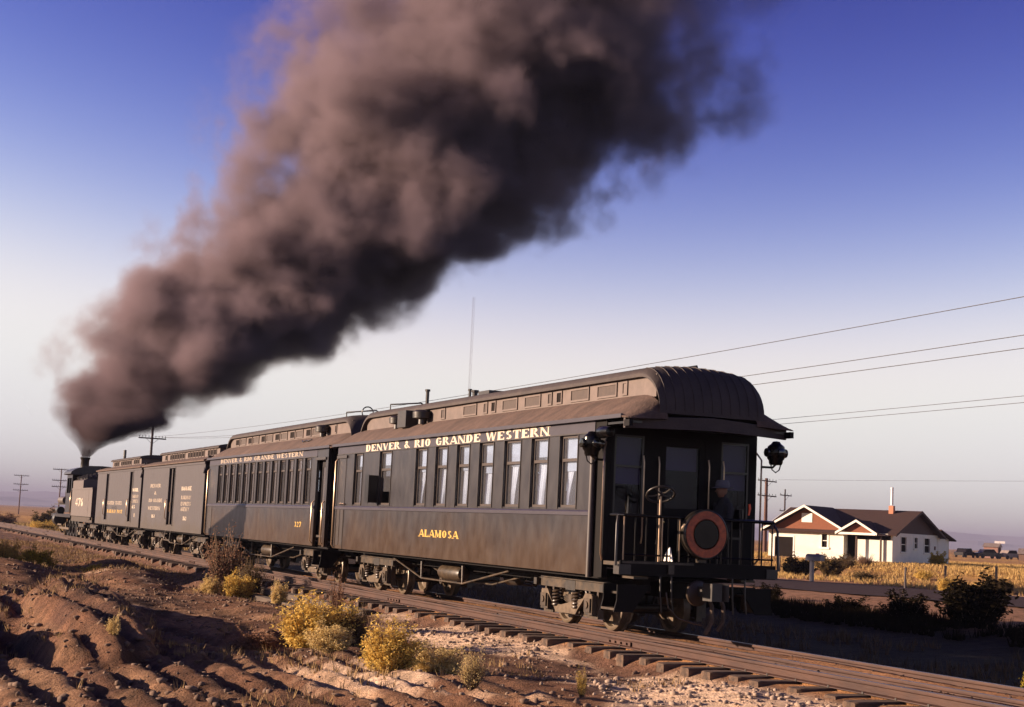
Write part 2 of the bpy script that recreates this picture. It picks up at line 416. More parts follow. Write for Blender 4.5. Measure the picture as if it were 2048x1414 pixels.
# soil colours by zone: cinder, red-brown loam, alkali sand, tan verge, gold stubble
def lerp(c, d, t): return c*(1-t[..., None]) + np.array(d)*t[..., None]
c = np.zeros(X.shape+(3,)) + np.array((.205, .118, .082))
c = lerp(c, (.115, .068, .056), sm(.48, .66, fbm(X*.6, Y*.6, 4, 101))*.85)
c = lerp(c, (.31, .20, .135), sm(.55, .75, fbm(X*1.1, Y*.8, 4, 111))*.7)
cin = sm(-3.6, -2.2, X)*(1-sm(1.6, 3.0, X))
c = lerp(c, (.150, .092, .075), cin*.8)
bedm = sm(-1.5, -1.25, X)*(1-sm(.9, 1.3, X))
c = lerp(c, (.50, .285, .150), bedm*(.55+.45*sm(.30, .6, fbm(X*1.5, Y*.5, 3, 131))))
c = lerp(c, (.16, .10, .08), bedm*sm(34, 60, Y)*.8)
alk = sm(.34, .56, fbm(X*1.6, Y*1.1, 4, 121) + .55*bump2(X, Y, -2.0, 20.9, 1.15, 3.6, 0, 1) + .62*bump2(X, Y, -2.2, 13.0, 1.7, 3.6, 0, 1) + .35*bump2(X, Y, -1.8, 25.2, .5, .9, 0, 1)+ .26*bump2(X, Y, -5.2, 15.5, 1.7, 2.6, 0, 1) - .33)
alk = alk*sm(-1.35, -1.7, X)
c = lerp(c, (.86, .70, .58), alk*.95)
# far side: shadow put into the soil colour, then tan shoulder and gold stubble
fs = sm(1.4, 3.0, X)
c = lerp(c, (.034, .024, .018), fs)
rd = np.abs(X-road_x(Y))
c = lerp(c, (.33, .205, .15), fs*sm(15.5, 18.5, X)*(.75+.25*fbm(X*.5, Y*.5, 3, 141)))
c = lerp(c, (.56, .40, .29), fs*sm(4.2, 5.0, rd)*(1-sm(7.0, 9.0, rd))*sm(30, 32, X)*sm(.35, .6, fbm(X*.35, Y*.35, 3, 148)))
gold = sm(37, 41, X+.24*(Y-52))*sm(5, 20, X)
c = lerp(c, (.46, .29, .105), gold*sm(.25, .5, fbm(X*.12, Y*.12, 4, 151)))
c = lerp(c, (.30, .175, .095), gold*sm(.5, .62, fbm(X*.2, Y*.2, 4, 161))*.8)
lf = sm(-4, -9, X)*sm(34, 50, Y)
c = lerp(c, (.33, .215, .095), lf*sm(.42, .6, fbm(X*.5, Y*.3, 4, 171))*.9)
far2 = sm(130, 700, np.hypot(X, Y))
c = lerp(c, (.30, .20, .115), far2*.9)
wz_ = sm(-3.3, -4.9, X)*(1-sm(30, 40, Y))
c = c*(1-(wz_*.42*sm(.40, .62, fbm(X*2.6, Y*.22, 4, 401)))[..., None])
c = lerp(c, (.42, .28, .19), wz_*.55*sm(.56, .70, fbm(X*2.2+9, Y*.20, 4, 411)))
c = c*np.array((.94, .82, .68))
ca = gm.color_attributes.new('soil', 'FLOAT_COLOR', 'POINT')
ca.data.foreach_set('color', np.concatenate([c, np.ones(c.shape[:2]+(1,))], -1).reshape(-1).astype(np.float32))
gmat = bpy.data.materials.new('soil'); gmat.use_nodes = True
t = gmat.node_tree; N = t.nodes; L = t.links; b = N['Principled BSDF']; b.inputs['Roughness'].default_value = .95; b.inputs['Specular IOR Level'].default_value = .15
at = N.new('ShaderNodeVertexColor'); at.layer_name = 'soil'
ge = N.new('ShaderNodeNewGeometry')
n1 = N.new('ShaderNodeTexNoise'); n1.inputs['Scale'].default_value = 3.2; n1.inputs['Detail'].default_value = 9; n1.inputs['Roughness'].default_value = .72
L.new(ge.outputs['Position'], n1.inputs['Vector'])
r1 = N.new('ShaderNodeMapRange'); r1.inputs[1].default_value = .3; r1.inputs[2].default_value = .7; r1.inputs[3].default_value = .40; r1.inputs[4].default_value = 1.6; L.new(n1.outputs[0], r1.inputs[0])
mu = N.new('ShaderNodeMix'); mu.data_type = 'RGBA'; mu.blend_type = 'MULTIPLY'; mu.inputs[0].default_value = 1
L.new(at.outputs[0], mu.inputs[6]); L.new(r1.outputs[0], mu.inputs[7])
n2 = N.new('ShaderNodeTexVoronoi'); n2.inputs['Scale'].default_value = 9; L.new(ge.outputs['Position'], n2.inputs['Vector'])
r2_ = N.new('ShaderNodeMapRange'); r2_.inputs[1].default_value = .05; r2_.inputs[2].default_value = .22; r2_.inputs[3].default_value = 1.35; r2_.inputs[4].default_value = 1; L.new(n2.outputs[0], r2_.inputs[0])
mu2 = N.new('ShaderNodeMix'); mu2.data_type = 'RGBA'; mu2.blend_type = 'MULTIPLY'; mu2.inputs[0].default_value = .7
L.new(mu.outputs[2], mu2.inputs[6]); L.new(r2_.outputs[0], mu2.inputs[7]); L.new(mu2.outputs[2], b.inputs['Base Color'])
n3 = N.new('ShaderNodeTexNoise'); n3.inputs['Scale'].default_value = 11; n3.inputs['Detail'].default_value = 8; n3.inputs['Roughness'].default_value = .7; L.new(ge.outputs['Position'], n3.inputs['Vector'])
bp = N.new('ShaderNodeBump'); bp.inputs['Strength'].default_value = 1.0; bp.inputs['Distance'].default_value = .11
n4 = N.new('ShaderNodeTexNoise'); n4.inputs['Scale'].default_value = 46; n4.inputs['Detail'].default_value = 4; L.new(ge.outputs['Position'], n4.inputs['Vector'])
ad = N.new('ShaderNodeMath'); ad.operation = 'MULTIPLY_ADD'; ad.inputs[1].default_value = .35; L.new(n4.outputs[0], ad.inputs[0]); L.new(n3.outputs[0], ad.inputs[2])
L.new(ad.outputs[0], bp.inputs['Height']); L.new(bp.outputs[0], b.inputs['Normal'])
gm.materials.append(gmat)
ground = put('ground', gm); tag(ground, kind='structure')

# road with worn edges
rm = MB(); R = []
for y in list(np.arange(-60, 130, 2.0)) + [150, 200, 300]:
    xc = float(road_x(np.array(y))); w = 5.6
    ring = []
    for k, f in enumerate((-1, -.6, -.2, .2, .6, 1)):
        x = xc + f*w + (.22*math.sin(y*1.7+k)+.15*math.sin(y*.6) if abs(f) == 1 else 0)
        ring.append((x, y, max(hz(x, y), hz(x, y+1), hz(x, y-1)) + .03 + .05*(1-f*f)))
    R.append(ring)
rm.loft(R, closed=False)
tag(rm.build('road', M['asphalt'], smooth=60), kind='structure')

# mountains far off
def ridge(name, r0, h0, h1, a0, a1, seed):
    m = MB(); n = 150; rows = []
    for i in range(n+1):
        a = rad(a0+(a1-a0)*i/n); u = i*.11
        hh = h0+(h1-h0)*float(fbm(np.array(u), np.array(seed*1.3), 5, seed))
        hh *= min(1, (i+2)/14, (n-i+2)/14)
        row = []
        for rr, f in ((r0, -.02), (r0+260, .22), (r0+620, .62), (r0+950, 1), (r0+1500, .55), (r0+2300, -.02)):
            jit = 1+.03*math.sin(u*9+f*11)
            row.append((rr*jit*math.sin(a), rr*jit*math.cos(a), hh*f*(1+.10*math.sin(u*17+f*5)) - 3))
        rows.append(row)
    m.loft(rows, closed=False)
    return tag(m.build(name, M['mountain'], smooth=70), kind='structure')
ridge('mountains', 7200, 30, 90, -60, 110, 4)
ridge('mountains', 9400, 75, 130, -70, 115, 9)

# ------------------------------------------------------------------ railway track: three rails, ties, joints
track = thing('railway_track', 'dual gauge railway track of three rails on wooden ties', 'track')
tag(track, kind='structure')
del track['category']; del track['label']
RAILS = (-.98, -.457, .457)
def rail_profile(cx):
    half = [(.033, 0), (.036, -.012), (.033, -.030), (.009, -.040), (.008, -.105), (.055, -.118), (.058, -.128)]
    return [(cx+a, z) for a, z in half] + [(cx-a, z) for a, z in reversed(half)]
rail_mesh = {}
def rail_piece(length):
    if length not in rail_mesh:
        rail_mesh[length] = MB().prism(rail_profile(0), 0, length).mesh('rail', M['rail_steel'], 40)
        rail_mesh[length, 't'] = MB().box(-.026, .026, 0, length, .0005, .0025).mesh('rail_head', M['rail_top'])
    return rail_mesh[length], rail_mesh[length, 't']
bar = MB()
for sx in (-1, 1):
    bar.prism([(sx*.014, -.046), (sx*.034, -.050), (sx*.036, -.100), (sx*.014, -.106)], -.33, .33)
    for k in range(4):
        yy = -.24+.16*k
        bar.cyl((sx*.03, yy, -.074), (sx*.060, yy, -.074), .017, n=6)
bar_me = bar.mesh('joint_bar', M['rail_steel'])
off = {-.98: 18.05, -.457: 14.6, .457: 20.5}
for cx in RAILS:
    y = off[cx]-9.14*3
    while y < 118:
        me, mt = rail_piece(9.136)
        r = put('rail', me, track, (cx, y, 0)); put('rail_head', mt, r)
        put('joint_bar', bar_me, track, (cx, y, 0)); y += 9.14
    me, mt = rail_piece(420.0); r = put('rail', me, track, (cx, y, 0)); put('rail_head', mt, r)
    put('joint_bar', bar_me, track, (cx, y, 0))
tie_me = []
for k in range(6):
    m = MB(); rr = random.Random(k)
    rings = []
    for i, x in enumerate((-1.24, -1.2, -.6, 0, .6, 1.2, 1.24)):
        e = .012 if i in (0, 6) else 0
        w0, w1 = .105+rr.uniform(-.008, .008)-e, .105+rr.uniform(-.008, .008)-e
        zt = -.129+rr.uniform(-.003, .001) - e*.6
        rings.append([(x, -w0, -.30), (x, w1, -.30), (x, w1, zt-.012), (x, w1-.014, zt), (x, -w0+.014, zt), (x, -w0, zt-.012)])
    m.loft(rings); tie_me.append(m.mesh('tie', M['tie_wood'], 30))
y = 7.6; k = 0
spike = MB()
for cx in RAILS:
    for s in (-1, 1):
        spike.box(cx+s*.05-.010, cx+s*.05+.022*s+.010, -.012+.05*s, .014+.05*s, -.13, -.104)
spike_me = spike.mesh('spikes', M['iron'])
while k < 285:
    o = put('tie', tie_me[random.randrange(6)], track, (-.26+random.uniform(-.11, .10), y, random.uniform(-.012, .004)), random.uniform(-.05, .05) + (math.pi if random.random() < .5 else 0))
    if y < 60: put('spikes', spike_me, track, (0, y, 0))
    y += .53+random.uniform(-.09, .09); k += 1

# ------------------------------------------------------------------ smoke from the stack
# outline of the plume by height above the stack mouth: (z, left, right) in metres along the drift
PL = [(0, -.26, .26), (.5, -.65, .95), (.95, -1.35, 2.2), (1.65, -1.95, 4.1), (3.2, -2.1, 6.3), (4.6, -1.9, 9.0), (6.0, -.9, 12.4), (9.3, 1.5, 17.0), (14.1, 6.2, 25.6), (19.0, 7.2, 31.0), (23.3, 9.6, 33.0), (30, 13.0, 38.5), (36, 17.0, 44.0)]
pz = np.array([p[0] for p in PL]); pc = np.array([(p[1]+p[2])/2 for p in PL]); pw = np.array([(p[2]-p[1])/2*(1.0+.12*min(1, p[0]/4)) for p in PL])
m = MB(); rings = []
for z in list(np.linspace(0, 3, 10)) + list(np.linspace(3.6, 36, 30)):
    cx = float(np.interp(z, pz, pc)); w = float(np.interp(z, pz, pw)); d = .62*w
    k = 1.12 + .10*min(1, z/3)
    rings.append([(cx+k*w*math.cos(2*math.pi*i/40), k*d*math.sin(2*math.pi*i/40), z) for i in range(40)])
m.loft(rings)
smat = bpy.data.materials.new('smoke'); smat.use_nodes = True
t = smat.node_tree; N = t.nodes; L = t.links; N.remove(N['Principled BSDF']); out = N['Material Output']
tc = N.new('ShaderNodeTexCoord')
def vm(op, a=None, b=None):
    n = N.new('ShaderNodeVectorMath'); n.operation = op
    for i, v in enumerate((a, b)):
        if v is None: continue
        if isinstance(v, (tuple, list)): n.inputs[i].default_value = v
        else: L.new(v, n.inputs[i])
    return n
def mth(op, a, b=0.0, c=0.0, clamp=False):
    n = N.new('ShaderNodeMath'); n.operation = op; n.use_clamp = clamp
    for i, v in enumerate((a, b, c)):
        if isinstance(v, (int, float)): n.inputs[i].default_value = v
        else: L.new(v, n.inputs[i])
    return n.outputs[0]
P = tc.outputs['Object']
wn = N.new('ShaderNodeTexNoise'); wn.inputs['Scale'].default_value = .16; wn.inputs['Detail'].default_value = 2; L.new(P, wn.inputs['Vector'])
wv = vm('SUBTRACT', wn.outputs['Color'], (.5, .5, .5)); ws = N.new('ShaderNodeVectorMath'); ws.operation = 'SCALE'; L.new(wv.outputs[0], ws.inputs[0])
sx = N.new('ShaderNodeSeparateXYZ'); L.new(P, sx.inputs[0])
wamp = mth('MULTIPLY', sx.outputs['Z'], .55, clamp=False); wamp = mth('MINIMUM', wamp, 6.5); L.new(wamp, ws.inputs['Scale'])
PW = vm('ADD', P, ws.outputs[0]).outputs[0]
s2 = N.new('ShaderNodeSeparateXYZ'); L.new(PW, s2.inputs[0])
def curve(val, tab, vmax):
    n = N.new('ShaderNodeFloatCurve'); cu = n.mapping.curves[0]
    pts = [(z/40.0, v/vmax) for z, v in zip(pz, tab)]
    while len(cu.points) < len(pts): cu.points.new(0, 0)
    for p_, (a, b_) in zip(cu.points, pts): p_.location = (a, b_); p_.handle_type = 'VECTOR'
    n.mapping.use_clip = False; n.mapping.update()
    L.new(mth('MULTIPLY', val, 1/40.0), n.inputs['Value'])
    return mth('MULTIPLY', n.outputs[0], vmax)
cz = curve(s2.outputs['Z'], pc, 40.0); wz = curve(s2.outputs['Z'], pw, 40.0)
ex = mth('DIVIDE', mth('SUBTRACT', s2.outputs['X'], cz), wz)
ey = mth('DIVIDE', s2.outputs['Y'], mth('MULTIPLY', wz, .62))
rr_ = mth('SQRT', mth('ADD', mth('MULTIPLY', ex, ex), mth('MULTIPLY', ey, ey)))
b1 = N.new('ShaderNodeTexNoise'); b1.inputs['Scale'].default_value = .30; b1.inputs['Detail'].default_value = 5; b1.inputs['Roughness'].default_value = .56; L.new(P, b1.inputs['Vector'])
f1 = mth('SUBTRACT', 1.0, rr_)
b2n = N.new('ShaderNodeTexNoise'); b2n.inputs['Scale'].default_value = .95; b2n.inputs['Detail'].default_value = 3; b2n.inputs['Roughness'].default_value = .5; L.new(P, b2n.inputs['Vector'])
f1b = mth('ADD', f1, mth('MULTIPLY', mth('SUBTRACT', b2n.outputs[0], .5), .36))
f2 = mth('ADD', f1b, mth('MULTIPLY', mth('SUBTRACT', b1.outputs[0], .52), 1.65))
mr = N.new('ShaderNodeMapRange'); mr.interpolation_type = 'SMOOTHSTEP'; mr.inputs[1].default_value = .0; mr.inputs[2].default_value = .55; L.new(f2, mr.inputs[0])
hull = N.new('ShaderNodeMapRange'); hull.interpolation_type = 'SMOOTHSTEP'; hull.inputs[1].default_value = -.16; hull.inputs[2].default_value = .12; L.new(f1, hull.inputs[0])
dz = N.new('ShaderNodeMapRange'); dz.inputs[1].default_value = 0; dz.inputs[2].default_value = 26; dz.inputs[3].default_value = 3.2; dz.inputs[4].default_value = .72; L.new(sx.outputs['Z'], dz.inputs[0])
b0 = N.new('ShaderNodeMapRange'); b0.inputs[1].default_value = 0; b0.inputs[2].default_value = 2.5; b0.inputs[3].default_value = 14; b0.inputs[4].default_value = 1; L.new(sx.outputs['Z'], b0.inputs[0])
fx = N.new('ShaderNodeMapRange'); fx.interpolation_type = 'SMOOTHSTEP'; fx.inputs[1].default_value = -.15; fx.inputs[2].default_value = .75; L.new(ex, fx.inputs[0])
fz = N.new('ShaderNodeMapRange'); fz.interpolation_type = 'SMOOTHSTEP'; fz.inputs[1].default_value = 16; fz.inputs[2].default_value = 27; L.new(sx.outputs['Z'], fz.inputs[0])
thin = mth('SUBTRACT', 1.0, mth('MULTIPLY', mth('MULTIPLY', fx.outputs[0], fz.outputs[0]), .80))
dens = mth('MULTIPLY', thin, mth('MULTIPLY', mth('MULTIPLY', mth('MULTIPLY', mr.outputs[0], hull.outputs[0]), dz.outputs[0]), b0.outputs[0]))
pv = N.new('ShaderNodeVolumePrincipled'); pv.inputs['Color'].default_value = (.275, .218, .238, 1); pv.inputs['Anisotropy'].default_value = .0
pv.inputs['Absorption Color'].default_value = (.10, .06, .05, 1)
cm = N.new('ShaderNodeMapRange'); cm.inputs[1].default_value = .2; cm.inputs[2].default_value = 5.0; L.new(sx.outputs['Z'], cm.inputs[0])
cx_ = N.new('ShaderNodeMix'); cx_.data_type = 'RGBA'; cx_.inputs[6].default_value = (.035, .028, .03, 1); cx_.inputs[7].default_value = (.355, .275, .318, 1)
L.new(cm.outputs[0], cx_.inputs[0]); L.new(cx_.outputs[2], pv.inputs['Color'])
L.new(dens, pv.inputs['Density']); L.new(pv.outputs[0], out.inputs['Volume'])
smoke = m.build('smoke', smat, loc=(.02, 77.0, 3.92)); smoke.rotation_euler = (0, 0, -YAW)
tag(smoke, 'thick dark brown coal smoke rolling up from the locomotive stack across the sky', 'smoke', kind='stuff')

# ------------------------------------------------------------------ haze
hm = bpy.data.materials.new('haze'); hm.use_nodes = True
t = hm.node_tree; t.nodes.remove(t.nodes['Principled BSDF'])
hv = t.nodes.new('ShaderNodeVolumePrincipled'); hv.inputs['Color'].default_value = (.34, .350, .50, 1); hv.inputs['Density'].default_value = .00021
t.links.new(hv.outputs[0], t.nodes['Material Output'].inputs['Volume'])
HAZE = True
if HAZE:
    tag(MB().box(-14200, 14200, -14200, 14200, -6, 150).build('haze', hm), kind='stuff')

# ------------------------------------------------------------------ lettering (flat painted strokes)
T, H = .29, .14
GL = {
 'A': (.95, [('d', .08, 0, .46, 1, .09), ('d', .87, 0, .49, 1, .24), ('h', .25, .72, .30), ('s', .08), ('s', .85)]),
 'B': (.85, [('v', .2), ('a', .42, .75, .30, .25, -90, 90), ('a', .42, .26, .36, .26, -90, 90)]),
 'C': (.85, [('a', .46, .5, .36, .5, 45, 315)]),
 'D': (.90, [('v', .2), ('h', .2, .42, .95), ('h', .2, .42, .05), ('a', .40, .5, .42, .5, -90, 90)]),
 'E': (.82, [('v', .2), ('h', .2, .74, .95), ('h', .2, .58, .52), ('h', .2, .76, .05), ('b', .72, .74, 1), ('b', .74, 0, .26)]),
 'F': (.80, [('v', .2), ('h', .2, .74, .95), ('h', .2, .58, .52), ('b', .72, .74, 1)]),
 'G': (.90, [('a', .46, .5, .38, .5, 40, 320), ('b', .74, .05, .45), ('h', .56, .84, .45)]),
 'I': (.45, [('v', .22)]),
 'L': (.78, [('v', .2), ('h', .2, .72, .05), ('b', .70, 0, .30)]),
 'M': (1.10, [('n', .14), ('d', .16, 1, .54, .08, .22), ('d', .90, 1, .54, .08, .08), ('v', .92)]),
 'N': (1.00, [('n', .15), ('d', .16, .98, .80, .02, .24), ('n', .84)]),
 'O': (.92, [('a', .46, .5, .37, .5, 0, 360)]),
 'P': (.82, [('v', .2), ('a', .42, .73, .34, .27, -90, 90), ('h', .2, .45, .95)]),
 'R': (.92, [('v', .2), ('a', .42, .74, .32, .26, -90, 90), ('h', .2, .45, .95), ('d', .46, .46, .80, 0, .22), ('s', .82)]),
 'S': (.78, [('a', .40, .74, .28, .26, 30, 270), ('a', .40, .26, .30, .26, -150, 90)]),
 'T': (.86, [('v', .43), ('h', .06, .80, .95), ('b', .07, .72, 1), ('b', .79, .72, 1)]),
 'U': (.92, [('b2', .20), ('a', .46, .36, .28, .36, 180, 360), ('n', .76)]),
 'V': (.92, [('d', .14, 1, .46, 0, .24), ('d', .80, 1, .48, 0, .09)]),
 'W': (1.25, [('d', .12, 1, .38, 0, .22), ('d', .64, 1, .40, 0, .09), ('d', .64, 1, .88, 0, .22), ('d', 1.14, 1, .90, 0, .09)]),
 'X': (.90, [('d', .12, 1, .80, 0, .24), ('d', .78, 1, .12, 0, .09)]),
 'Y': (.90, [('d', .12, 1, .46, .45, .22), ('d', .80, 1, .46, .45, .09), ('b', .46, 0, .5)]),
 '&': (.95, [('a', .40, .76, .20, .23, 0, 360), ('a', .38, .28, .30, .28, 80, 330), ('d', .28, .66, .86, .02, .18)]),
 '2': (.76, [('a', .38, .72, .28, .27, -40, 170), ('d', .60, .55, .14, .08, .14), ('h', .10, .70, .07)]),
 '3': (.76, [('a', .36, .74, .27, .25, -90, 150), ('a', .36, .26, .29, .26, -150, 90)]),
 '7': (.74, [('h', .08, .68, .93), ('d', .62, .9, .30, 0, .22), ('b', .10, .72, 1)]),
 '4': (.80, [('b', .56, 0, 1), ('d', .50, .98, .10, .32, .10), ('h', .06, .76, .30)]),
 '6': (.78, [('a', .39, .30, .29, .30, 0, 360), ('a', .55, .45, .44, .55, 100, 200)]),
 '1': (.50, [('v', .25)]), '5': (.76, [('b', .18, .5, .98), ('h', .16, .66, .93), ('a', .36, .30, .30, .30, -150, 110)]),
}
def text(parent, txt, height, width=None, x=0.0, y=0.0, z=0.0, mat_=None, spacing=.05):
    """letters run towards -y on the car's left side (seen from the camera side); (y, z) is the lower left"""
    letters = []; adv = 0.0
    for ch in txt:
        quads = []; letters.append(quads)
        if ch == ' ': adv += .55; letters.pop(); continue
        w, strokes = GL[ch]
        for st in strokes:
            k = st[0]
            def Q(pts): quads.append([(adv+a, b_) for a, b_ in pts])
            def serif(cx, yb): Q([(cx-.20, yb), (cx+.20, yb), (cx+.20, yb+.07), (cx-.20, yb+.07)])
            if k == 'v':
                c = st[1]; Q([(c-T/2, .0), (c+T/2, .0), (c+T/2, 1), (c-T/2, 1)]); serif(c, 0); serif(c, .93)
            elif k == 'n':
                c = st[1]; Q([(c-.05, 0), (c+.05, 0), (c+.05, 1), (c-.05, 1)]); serif(c, 0); serif(c, .93)
            elif k == 'b2':
                c = st[1]; Q([(c-T/2, .34), (c+T/2, .34), (c+T/2, 1), (c-T/2, 1)]); serif(c, .93)
            elif k == 's': serif(st[1], 0)
            elif k == 'b':
                c = st[1]; Q([(c-.05, st[2]), (c+.05, st[2]), (c+.05, st[3]), (c-.05, st[3])])
            elif k == 'h':
                Q([(st[1], st[3]-H/2), (st[2], st[3]-H/2), (st[2], st[3]+H/2), (st[1], st[3]+H/2)])
            elif k == 'd':
                t2 = st[5]/2; Q([(st[1]-t2, st[2]), (st[1]+t2, st[2]), (st[3]+t2, st[4]), (st[3]-t2, st[4])])
            elif k == 'a':
                cx, cyy, rx, ry, a0, a1 = st[1:]; n = 10
                for i in range(n):
                    p = []
                    for a in (a0+(a1-a0)*i/n, a0+(a1-a0)*(i+1)/n):
                        a = rad(a); ti = .12+.17*abs(math.cos(a))
                        p.append(((cx+rx*math.cos(a), cyy+ry*math.sin(a)), (cx+(rx-ti)*math.cos(a), cyy+(ry-ti*.75)*math.sin(a))))
                    Q([p[0][0], p[1][0], p[1][1], p[0][1]])
        adv += w+spacing
    sx_ = (width/adv) if width else height
    for quads in letters:
        m = MB()
        for i, qd in enumerate(quads):
            o = .0022+.00018*(i % 14)
            m.add([(x-o, y-a*sx_, z+b_*height) for a, b_ in qd], [(0, 1, 2, 3)])
        m.build('letter', mat_, parent)

# ------------------------------------------------------------------ trucks (shared meshes)
WR = .33
wheel_me = MB().lathe([(.0, -.075), (.055, -.075), (.065, -.03), (.09, -.012), (.22, .004), (.262, .0), (.275, -.055), (.315, -.058), (.330, -.05), (.334, .045), (.360, .052), (.362, .075), (.300, .078), (.26, .030), (.10, .030), (.06, .06), (0, .06)], axis='x', n=28).mesh('wheel', M['wheel_steel'], 35)
axle_me = MB().cyl((-.86, 0, 0), (.86, 0, 0), .055, n=10).mesh('axle', M['iron'], 40)
jb = MB().box(-.085, .075, -.12, .12, -.14, .13); jb.box(-.11, -.085, -.09, .09, -.10, .09)
jb.cyl((-.112, 0, 0), (-.128, 0, 0), .05, n=8)
jbox_me = jb.mesh('journal_box', M['dusty_iron'])
def spring_mesh(h, r, wire, turns, m=None):
    m = m or MB(); n = turns*12
    m.tube([(r*math.cos(2*math.pi*i/12), r*math.sin(2*math.pi*i/12), h*i/n) for i in range(n+1)], wire, 6); return m
spring_me = spring_mesh(.24, .062, .017, 5).mesh('coil_spring', M['dusty_iron'], 50)
def leaf_spring():
    m = MB()
    for k in range(6):
        for s in (-1, 1):
            w = .40-.045*k; R = []
            for i in range(9):
                u = -1+2*i/8; zc = s*(.085*(1-u*u*.95)*1.0 - .017*k*(1)) ; R.append([(-.045, u*w, zc-.006), (.045, u*w, zc-.006), (.045, u*w, zc+.006), (-.045, u*w, zc+.006)])
            m.loft(R)
    m.box(-.055, .055, -.05, .05, -.10, .10)
    return m.mesh('leaf_spring', M['dusty_iron'])
leaf_me = leaf_spring()
def side_frame(wb):
    m = MB(); h = wb/2
    m.box(-.055, .055, -h-.36, h+.36, .54, .66)                      # top beam
    m.box(-.03, .03, -h-.36, h+.36, .665, .69)
    for s in (-1, 1):
        for e in (-.13, .13): m.box(-.045, .045, s*h+e-.025, s*h+e+.025, .20, .545)   # pedestals
        m.box(-.05, .05, s*h-.16, s*h+.16, .16, .20)
        m.tube([(0, s*(h-.13), .21), (0, s*(h-.33), .53)], .018, 6)
    m.box(-.025, .025, -h+.15, h-.15, .165, .195)
    return m.mesh('side_frame', M['dusty_iron'])
frame_me = {}
def eq_bar(wb):
    h = wb/2; pts = [(-h-.10, .50), (-h+.10, .51), (-h+.20, .40), (-h+.34, .255), (h-.34, .255), (h-.20, .40), (h-.10, .51), (h+.10, .50), (h+.10, .44), (h-.12, .44), (h-.30, .30), (h-.40, .19), (-h+.40, .19), (-h+.30, .30), (-h+.12, .44), (-h-.10, .44)]
    m = MB(); m.prism(pts, -.022, .022, axis='x'); return m.mesh('equalizer', M['wheel_steel'])
shoe_me = MB().prism([(-.05, -.16), (.0, -.18), (.03, -.09), (.03, .09), (.0, .18), (-.05, .16)], -.05, .05, axis='x').mesh('brake_shoe', M['dusty_iron'])
def truck(parent, yc, wb=1.46):
    """part of a car: bolster mesh with wheels, frames, springs and brake gear under it"""
    if wb not in frame_me:
        b_ = MB().box(-.86, .86, -.16, .16, .52, .66); b_.box(-.70, .70, -.22, .22, .22, .30); b_.box(-.92, .92, -wb/2-.42, -wb/2-.32, .55, .65); b_.box(-.92, .92, wb/2+.32, wb/2+.42, .55, .65)
        for s in (-1, 1):
            b_.tube([(-.6, s*(wb/2-.42), .30), (.6, s*(wb/2-.42), .30)], .028, 6)
        frame_me[wb] = (b_.mesh('truck', M['iron']), side_frame(wb), eq_bar(wb))
    bm_, fm, em = frame_me[wb]
    t = put('truck', bm_, parent, (0, yc, 0))
    for s in (-1, 1):
        put('side_frame', fm, t, (s*.80, 0, 0)); put('equalizer', em, t, (s*.905, 0, 0))
        put('leaf_spring', leaf_me, t, (s*.80, 0, .36))
        for e in (-1, 1):
            o = put('wheel', wheel_me, t, (s*.50, e*wb/2, WR), math.pi if s > 0 else 0)
            put('journal_box', jbox_me, t, (s*.84, e*wb/2, WR+.02), math.pi if s > 0 else 0)
            put('coil_spring', spring_me, t, (s*.905, e*(wb/2-.40), .27))
            put('brake_shoe', shoe_me, t, (s*.50, e*(wb/2-.40), WR), 0 if e > 0 else math.pi)
    for e in (-1, 1): put('axle', axle_me, t, (0, e*wb/2, WR))
    return t

# ------------------------------------------------------------------ passenger car body
HW = 1.22                                       # half width of a car body
ZS, ZE = .79, 2.92                             # sill, eave
WZ0, WZM, WZ1 = 1.705, 2.385, 2.735             # window sill, meeting rail, head
def window(parent, s, ya, yb, zb=WZ0, zm=WZM, zt=WZ1, curtain=None, shade=None, open_=0.0, glass='glass'):
    """double-hung window set back in the side wall; s = -1 left, +1 right"""
    xo = s*(HW-.035); xi = s*(HW-.075); f = .035
    m = MB()
    m.box(xo, xi, ya, ya+f, zb, zt); m.box(xo, xi, yb-f, yb, zb, zt)
    m.box(xo, xi, ya+f, yb-f, zb, zb+f*1.1); m.box(xo, xi, ya+f, yb-f, zt-f, zt)
    m.box(xo, xi, ya+f, yb-f, zm-.022, zm+.022)
    w = m.build('window', M['window_frame'], parent)
    MB().box(s*(HW-.052), s*(HW-.055), ya+f, yb-f, zm+.022, zt-f).build('upper_pane', M[glass], w)
    MB().box(s*(HW-.064), s*(HW-.067), ya+f, yb-f, zb+f*1.1 + open_, zm-.022).build('lower_pane', M[glass], w)
    if shade: MB().box(s*(HW-.10), s*(HW-.104), ya+.01, yb-.01, zm-random.uniform(-.10, .16), zt+.02).build('blind', M[shade], w)
    if curtain:
        y0, y1 = ya+.01, yb-.01; ym = (y0+y1)/2; gap = random.uniform(.10, .75); lift = random.uniform(0, .06)
        for e, q0 in ((-1, y0), (1, y1)):
            R = []
            for i in range(15):
                u = i/14; col_ = []
                for t_ in (0, .25, .5, .75, 1):                      # from the head down: the panels part towards the sill
                    edge = ym+(q0-ym)*gap*math.sin(t_*1.4)**1.5
                    yy = q0+(edge-q0)*u
                    col_.append((s*(HW-.125+.02*math.sin(u*17+ya*3+e)*(.4+.6*t_)), yy, zm+.01-(zm+.01-zb-.01+lift*0)*t_))
                R.append(col_)
            MB().loft(R, closed=False).build('curtain', M['curtain'], w, smooth=60)
    return w
